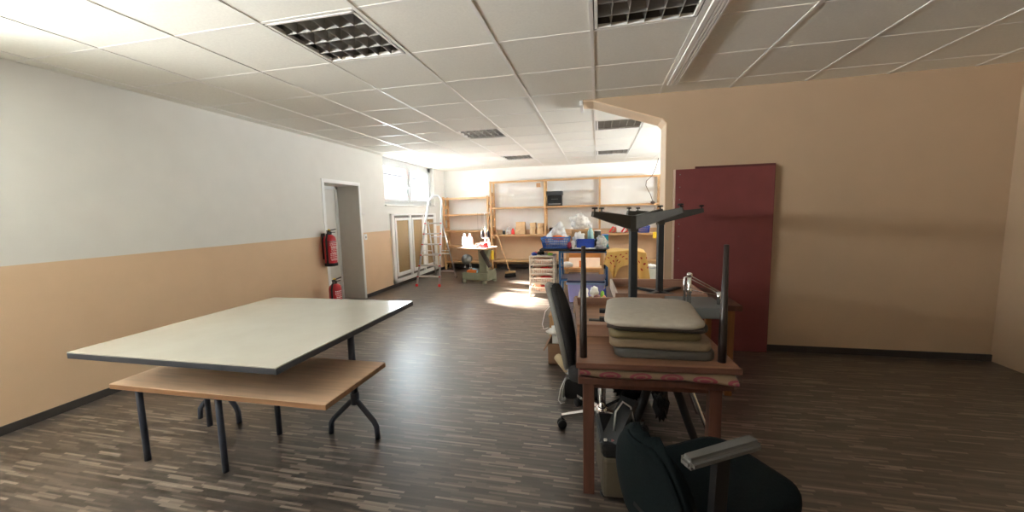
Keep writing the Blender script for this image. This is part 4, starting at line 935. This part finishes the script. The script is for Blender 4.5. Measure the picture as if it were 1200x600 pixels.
# chrome tube frame and grey block at the right
m = MB(); m.box(.475, .80, 2.64, 2.98, .701, .775, .006); 
tag(m.build('grey_block', pm('blue_grey_board', (.17, .18, .18), .5)), 'grey slab under the chrome tube frame at the right edge', 'slab')
t = thing('towel_stand', 'chrome tube frame with slanting wires on the grey slab', 'stand', (.66, 2.75, .775))
cx, cy = .585, 2.70
m = MB(); m.tube([(cx, cy, .775), (cx, cy, .985)], .013, 12); m.lathe([(.016, .965), (.018, .97), (.018, .988), (.008, .995)], (cx, cy, 0), 12); m.lathe([(.017, .86), (.019, .865), (.019, .885), (.017, .89)], (cx, cy, 0), 12); m.build('upright', M_chrome, t)
m = MB(); m.tube([(cx-.03, cy, .775), (cx-.03, cy, .96), (cx, cy, .97)], .008, 10); m.tube([(.78, cy+.05, .775), (.78, cy+.05, .86)], .012, 10); m.build('side_tube', M_chrome, t)
m = MB()
for dz, ez in ((.975, .862), (.955, .845), (.88, .835)): m.tube([(cx, cy, dz), (.78, cy+.05, ez)], .0035, 6)
m.build('wire', M_chrome, t)

# ------------------------------------------------------------------ office chair behind the work table
def star_base(cx, cy, a0, t, r_=.27, hub=.095):
    m = MB(); m.lathe([(.03, hub-.03), (.04, hub-.02), (.04, hub+.025), (.03, hub+.035)], (cx, cy, 0), 14); m.build('hub', M_chrome, t)
    for k in range(5):
        a = a0+2*PI*k/5; d = Vector((math.cos(a), math.sin(a), 0)); e = Vector((cx, cy, .082))+d*r_
        m = MB(); m.bar(Vector((cx, cy, hub))+d*.03, e, .036, .026, w2=.024, h2=.018); arm = m.build('base_arm', M_chrome, t)
        m = MB(); n_ = Vector((-d.y, d.x, 0)); q = e+d*.0
        for s in (-1, 1):
            c = Vector((q.x, q.y, .029))+n_*s*.014; R_ = Matrix.Rotation(PI/2, 4, 'X'); R_ = Matrix.Rotation(math.atan2(d.y, d.x), 4, 'Z') @ R_
            m.lathe([(.022, -.009), (.029, -.007), (.029, .007), (.022, .009)], c, 14, R_)
        m.tube([(q.x, q.y, .03), (q.x, q.y, .08)], .008, 8); m.build('castor', M_black, t)
CH = (.022, 2.50)
t = thing('office_chair', 'grey-backed office chair seen edge-on beside the work table', 'chair', (CH[0], CH[1], 0))
star_base(CH[0], CH[1], math.radians(199), t)
m = MB(); m.lathe([(.024, .0), (.024, .075)], (CH[0], CH[1], 0), 14); m.lathe([(.026, .10), (.026, .30), (.022, .305), (.022, .31)], (CH[0], CH[1], 0), 16); m.tube([(CH[0]-.007, CH[1], .30), (CH[0]-.007, CH[1], .37)], .007, 8); m.tube([(CH[0]+.012, CH[1], .30), (CH[0]+.012, CH[1], .35)], .006, 8); m.build('gas_column', M_chrome, t)
o = pad(-.185, .26, 2.28, 2.72, .372, .445, M_darkfabric, 'seat', '', 0, .07, .01); o.parent = t; o.data.transform(t.matrix_basis.inverted())
def back(u, v, off=0.0):
    # u across (y), v up; leaning outward to the left with a curved profile
    yv = (u-.5)*2; wv = .205*(math.sin(PI*min(1, max(0, v*.93+.05)))**.42)
    x = -.162-.035*v-.085*v*v+.0+.045*(1-abs(yv)**2)*-.35
    return Vector((x-off, CH[1]+yv*wv, .405+.535*v))
m = MB(); m.grid(lambda u, v: back(u, v, .028), 16, 24); m.build('back_shell', M_grey_shell, t, solid=.04)
m = MB(); m.grid(lambda u, v: back(u, v*.97+.015, -.002)+Vector((.0, 0, 0)), 16, 24); m.build('back_cushion', M_darkfabric, t, solid=.038)
m = MB(); m.bar((-.16, CH[1], .44), (-.05, CH[1], .365), .07, .015); m.build('back_bracket', M_blackmetal, t)

t = thing('black_case', 'black case with pale rim on the floor behind the work table leg', 'case', (-.10, 2.84, 0))
m = MB(); m.box(-.255, .05, 2.795, 2.885, .0, .17, .03); m.build('case_body', M_black, t)
m = MB(); m.tube([(-.255, 2.793, .02), (-.257, 2.793, .14), (-.225, 2.793, .172), (.04, 2.793, .174)], .007, 6); m.build('piping', M_grey_shell, t)
m = MB(); m.tube([(-.24, 2.77, .18), (-.275, 2.76, .10), (-.29, 2.74, .02), (-.27, 2.72, .008), (-.24, 2.73, .01)], .004, 6); m.tube([(-.235, 2.775, .185), (-.262, 2.77, .08), (-.265, 2.765, .01)], .003, 6)
tag(m.build('wire_loop', M_alu), 'thin bright wire looped down the front of the black case', 'wire')
crumple('silver_wrap', (-.17, 2.84, .20), (.06, .03, .03), M_bagw, 'shiny clear wrap lying on top of the black case', 'wrap', 51, .5, flat=.171)

# clutter left of the chair
t = thing('open_box', 'brown cardboard box with papers on the floor left of the office chair', 'box', (-.37, 3.6, 0))
m = MB(); a, b, c_, d_ = -.455, -.235, 3.46, 3.74
m.box(a, b, c_, d_, 0, .008); m.box(a, b, c_, c_+.006, 0, .20); m.box(a, b, d_-.006, d_, 0, .20); m.box(a, a+.006, c_, d_, 0, .20); m.box(b-.006, b, c_, d_, 0, .20); m.build('box_walls', pm('dark_cardboard', (.24, .135, .075), .8, var=.08), t)
m = MB(); m.prism([(-.455, .195), (-.50, .13), (-.495, .125), (-.449, .19)], c_, d_); m.box(a, b, c_-.008, c_-.001, .13, .19); m.build('flap', pm('dark_cardboard', (.24, .135, .075), .8), t)
m = MB(); m.box(-.43, -.26, 3.50, 3.70, .02, .26, 0, rot((-.35, 3.6, 0), .1)); tag(m.build('paper_stack', M_paper), 'upright white papers in the brown box', 'paper')
crumple('white_sheet', (-.36, 3.55, .30), (.10, .08, .035), M_paper, 'loose white sheets on top of the brown box', 'paper', 55, .4)
t = thing('side_stool', 'small pale stool behind the cardboard box, with odds on top', 'stool', (-.40, 3.95, 0))
m = MB(); m.box(-.50, -.28, 3.86, 4.08, .335, .355, .003); m.build('stool_top', M_pine, t)
for x in (-.49, -.31):
    for y in (3.87, 4.05): m = MB(); m.box(x, x+.02, y, y+.02, 0, .335); m.build('leg', M_pinez, t)
m = MB(); m.box(-.40, -.31, 3.88, 3.97, .356, .385, .006); tag(m.build('yellow_box', M_yellow), 'small yellow box on the pale stool', 'box')
crumple('white_tape', (-.37, 4.02, .40), (.05, .04, .05), M_paper, 'white bundle behind the yellow box on the stool', 'bundle', 57, .3, flat=.356)
m = MB(); m.tube([(-.40, 3.90, .40), (-.47, 3.86, .47), (-.53, 3.84, .40), (-.56, 3.83, .27), (-.545, 3.83, .22), (-.50, 3.84, .235)], .004, 6); m.tube([(-.40, 3.90, .40), (-.39, 3.92, .375)], .004, 6)
tag(m.build('white_cable', M_white), 'thin white cable looping off the side of the stool', 'cable')
m = MB(); RT = Matrix.Rotation(PI/2, 4, 'Y') @ Matrix.Rotation(.0, 4, 'Z'); m.tube([(-.355, 3.33, .125), (-.24, 3.18, .055)], .035, 14); m.mi = 1; m.tube([(-.357, 3.333, .126), (-.3555, 3.331, .1255)], .028, 14)
tag(m.build('cardboard_tube', [pm('tan_card', (.50, .40, .25), .7), M_card]), 'tan cardboard tube leaning against the brown box', 'tube')

# ------------------------------------------------------------------ under the work table
t = thing('vacuum_cleaner', 'beige canister vacuum cleaner with black lid and hose under the table', 'vacuum cleaner', (.11, 1.98, 0))
VX = rot((.10, 1.95, 0), math.radians(6))
m = MB(); V = m.box(.005, .20, 1.80, 2.12, .015, .225, .02, VX); m.build('canister', M_vac, t)
m = MB(); m.box(0, .205, 1.795, 2.125, .225, .29, .02, VX); m.build('lid', M_black, t)
m = MB(); m.bar((.045, 1.83, .262), (.160, 2.00, .43), .085, .035); m.build('control_panel', M_blackmetal, t)
for dx, mt in ((-.018, M_grey), (.018, pm('dull_red_button', (.30, .10, .10), .5))):
    m = MB(); p = Vector((.052+dx, 1.835, .296)); m.box(p.x-.008, p.x+.008, p.y-.007, p.y+.007, p.z-.006, p.z+.004, .003); m.build('button', mt, t)
m = MB(); m.tube([(.075, 1.86, .33), (.085, 1.90, .41), (.12, 1.93, .45), (.16, 1.94, .42), (.185, 1.93, .30)], .005, 8); m.build('carry_handle', M_alu, t)
m = MB(); m.lathe([(.03, -.012), (.038, -.008), (.038, .008), (.03, .012)], (.155, 1.79, .045), 14, Matrix.Rotation(PI/2, 4, 'X')); m.build('wheel', M_black, t)
for dx, dy in ((.03, 2.06), (.17, 2.06), (.03, 1.84)):
    m = MB(); m.lathe([(.02, 0), (.022, .005), (.022, .016)], (dx, dy, 0), 10); m.build('glide', M_black, t)
m = MB(); m.tube([(.20, 2.10, .26), (.27, 2.2, .40), (.34, 2.3, .46), (.42, 2.34, .42), (.47, 2.34, .30), (.52, 2.32, .15), (.56, 2.30, .04), (.64, 2.28, .03)], .024, 12); m.build('hose', M_black, t)
crumple('black_sack', (.24, 2.93, .17), (.155, .12, .19), M_blackbag, 'shiny black rubbish sack behind the vacuum cleaner', 'sack', 61, .34, 4.6, flat=.002, sub=4)
crumple('dark_wrap', (.405, 2.62, .14), (.045, .07, .14), M_blackbag, 'shiny dark wrap slumped beside the black sack', 'wrap', 63, .4, 3, flat=.002)
t = thing('tube_stool', 'low stool on bent chrome tube legs under the work table at the right', 'stool', (.66, 2.55, 0))
m = MB(); m.tube([(.545, 2.45, .46), (.545, 2.45, .34), (.56, 2.44, .30), (.66, 2.36, .02), (.70, 2.36, .012), (.70, 2.72, .012), (.66, 2.72, .02), (.56, 2.66, .30), (.545, 2.66, .34), (.545, 2.66, .46)], .012, 10); m.build('tube', M_chrome, t)
m = MB(); m.box(.53, .80, 2.44, 2.67, .46, .475, .004); m.build('seat_plate', M_black, t)

# ------------------------------------------------------------------ dark office chair in the foreground
FD = Vector((.85, .53, 0)).normalized(); RD = Vector((FD.y, -FD.x, 0)); BC = Vector((.205, 1.29, 0))
t = thing('desk_chair', 'dark teal office chair with a grey armrest nearest the camera at right', 'chair', (BC+FD*.24))
def fback(u, v, off=0.0):
    yv = (u-.5)*2; wv = .185*(math.sin(PI*min(1, max(.02, v*.72+.27)))**.45); k = 1-.10*(1-v)
    return BC+RD*yv*wv*k-FD*(.03+.05*v+off-.035*yv*yv)+Vector((0, 0, .33+.355*v-.012*yv*yv))
m = MB(); m.grid(lambda u, v: fback(u, v, .0), 16, 16); m.build('backrest', M_darkteal, t, solid=.05)
m = MB(); m.grid(lambda u, v: fback(u, .02+v*.96, .034), 16, 16); m.build('back_shell', M_darkteal, t, solid=.012)
SCN = BC+FD*.24
m = MB(); Xs = Matrix.Translation(SCN) @ Matrix.Rotation(math.atan2(FD.y, FD.x), 4, 'Z')
o = pad(-.20, .22, -.20, .20, .40, .465, M_darkteal, 'seat', '', 0, .09, .012); o.data.transform(Xs); o.parent = t; o.data.transform(t.matrix_basis.inverted())
for s in (1,):
    c = BC+RD*.195*s+FD*.045
    m = MB(); q = c+Vector((0, 0, .71)); m.bar(q-FD*.135, q+FD*.135, .050, .036, w2=.056); bmesh.ops.bevel(m.bm, geom=m.bm.edges[:], offset=.013, segments=3, affect='EDGES'); m.build('armrest', pm('armrest_grey', (.10, .10, .095), .5, var=.06), t)
    m = MB(); a = c+Vector((0, 0, .696)); m.bar(a, c+Vector((0, 0, .42))-RD*.012*s, .022, .05, FD); m.bar(c+Vector((0, 0, .415))-RD*.012*s, SCN+RD*.14*s+Vector((0, 0, .385)), .05, .018); m.build('arm_support', M_black, t)
m = MB(); m.tube([SCN+Vector((0, 0, .10)), SCN+Vector((0, 0, .40))], .027, 14); m.bar(SCN-FD*.10+Vector((0, 0, .385)), BC-FD*.085+Vector((0, 0, .42)), .06, .014, h2=.014); m.build('column', M_black, t)
star_base(SCN.x, SCN.y, .4, t, .27)
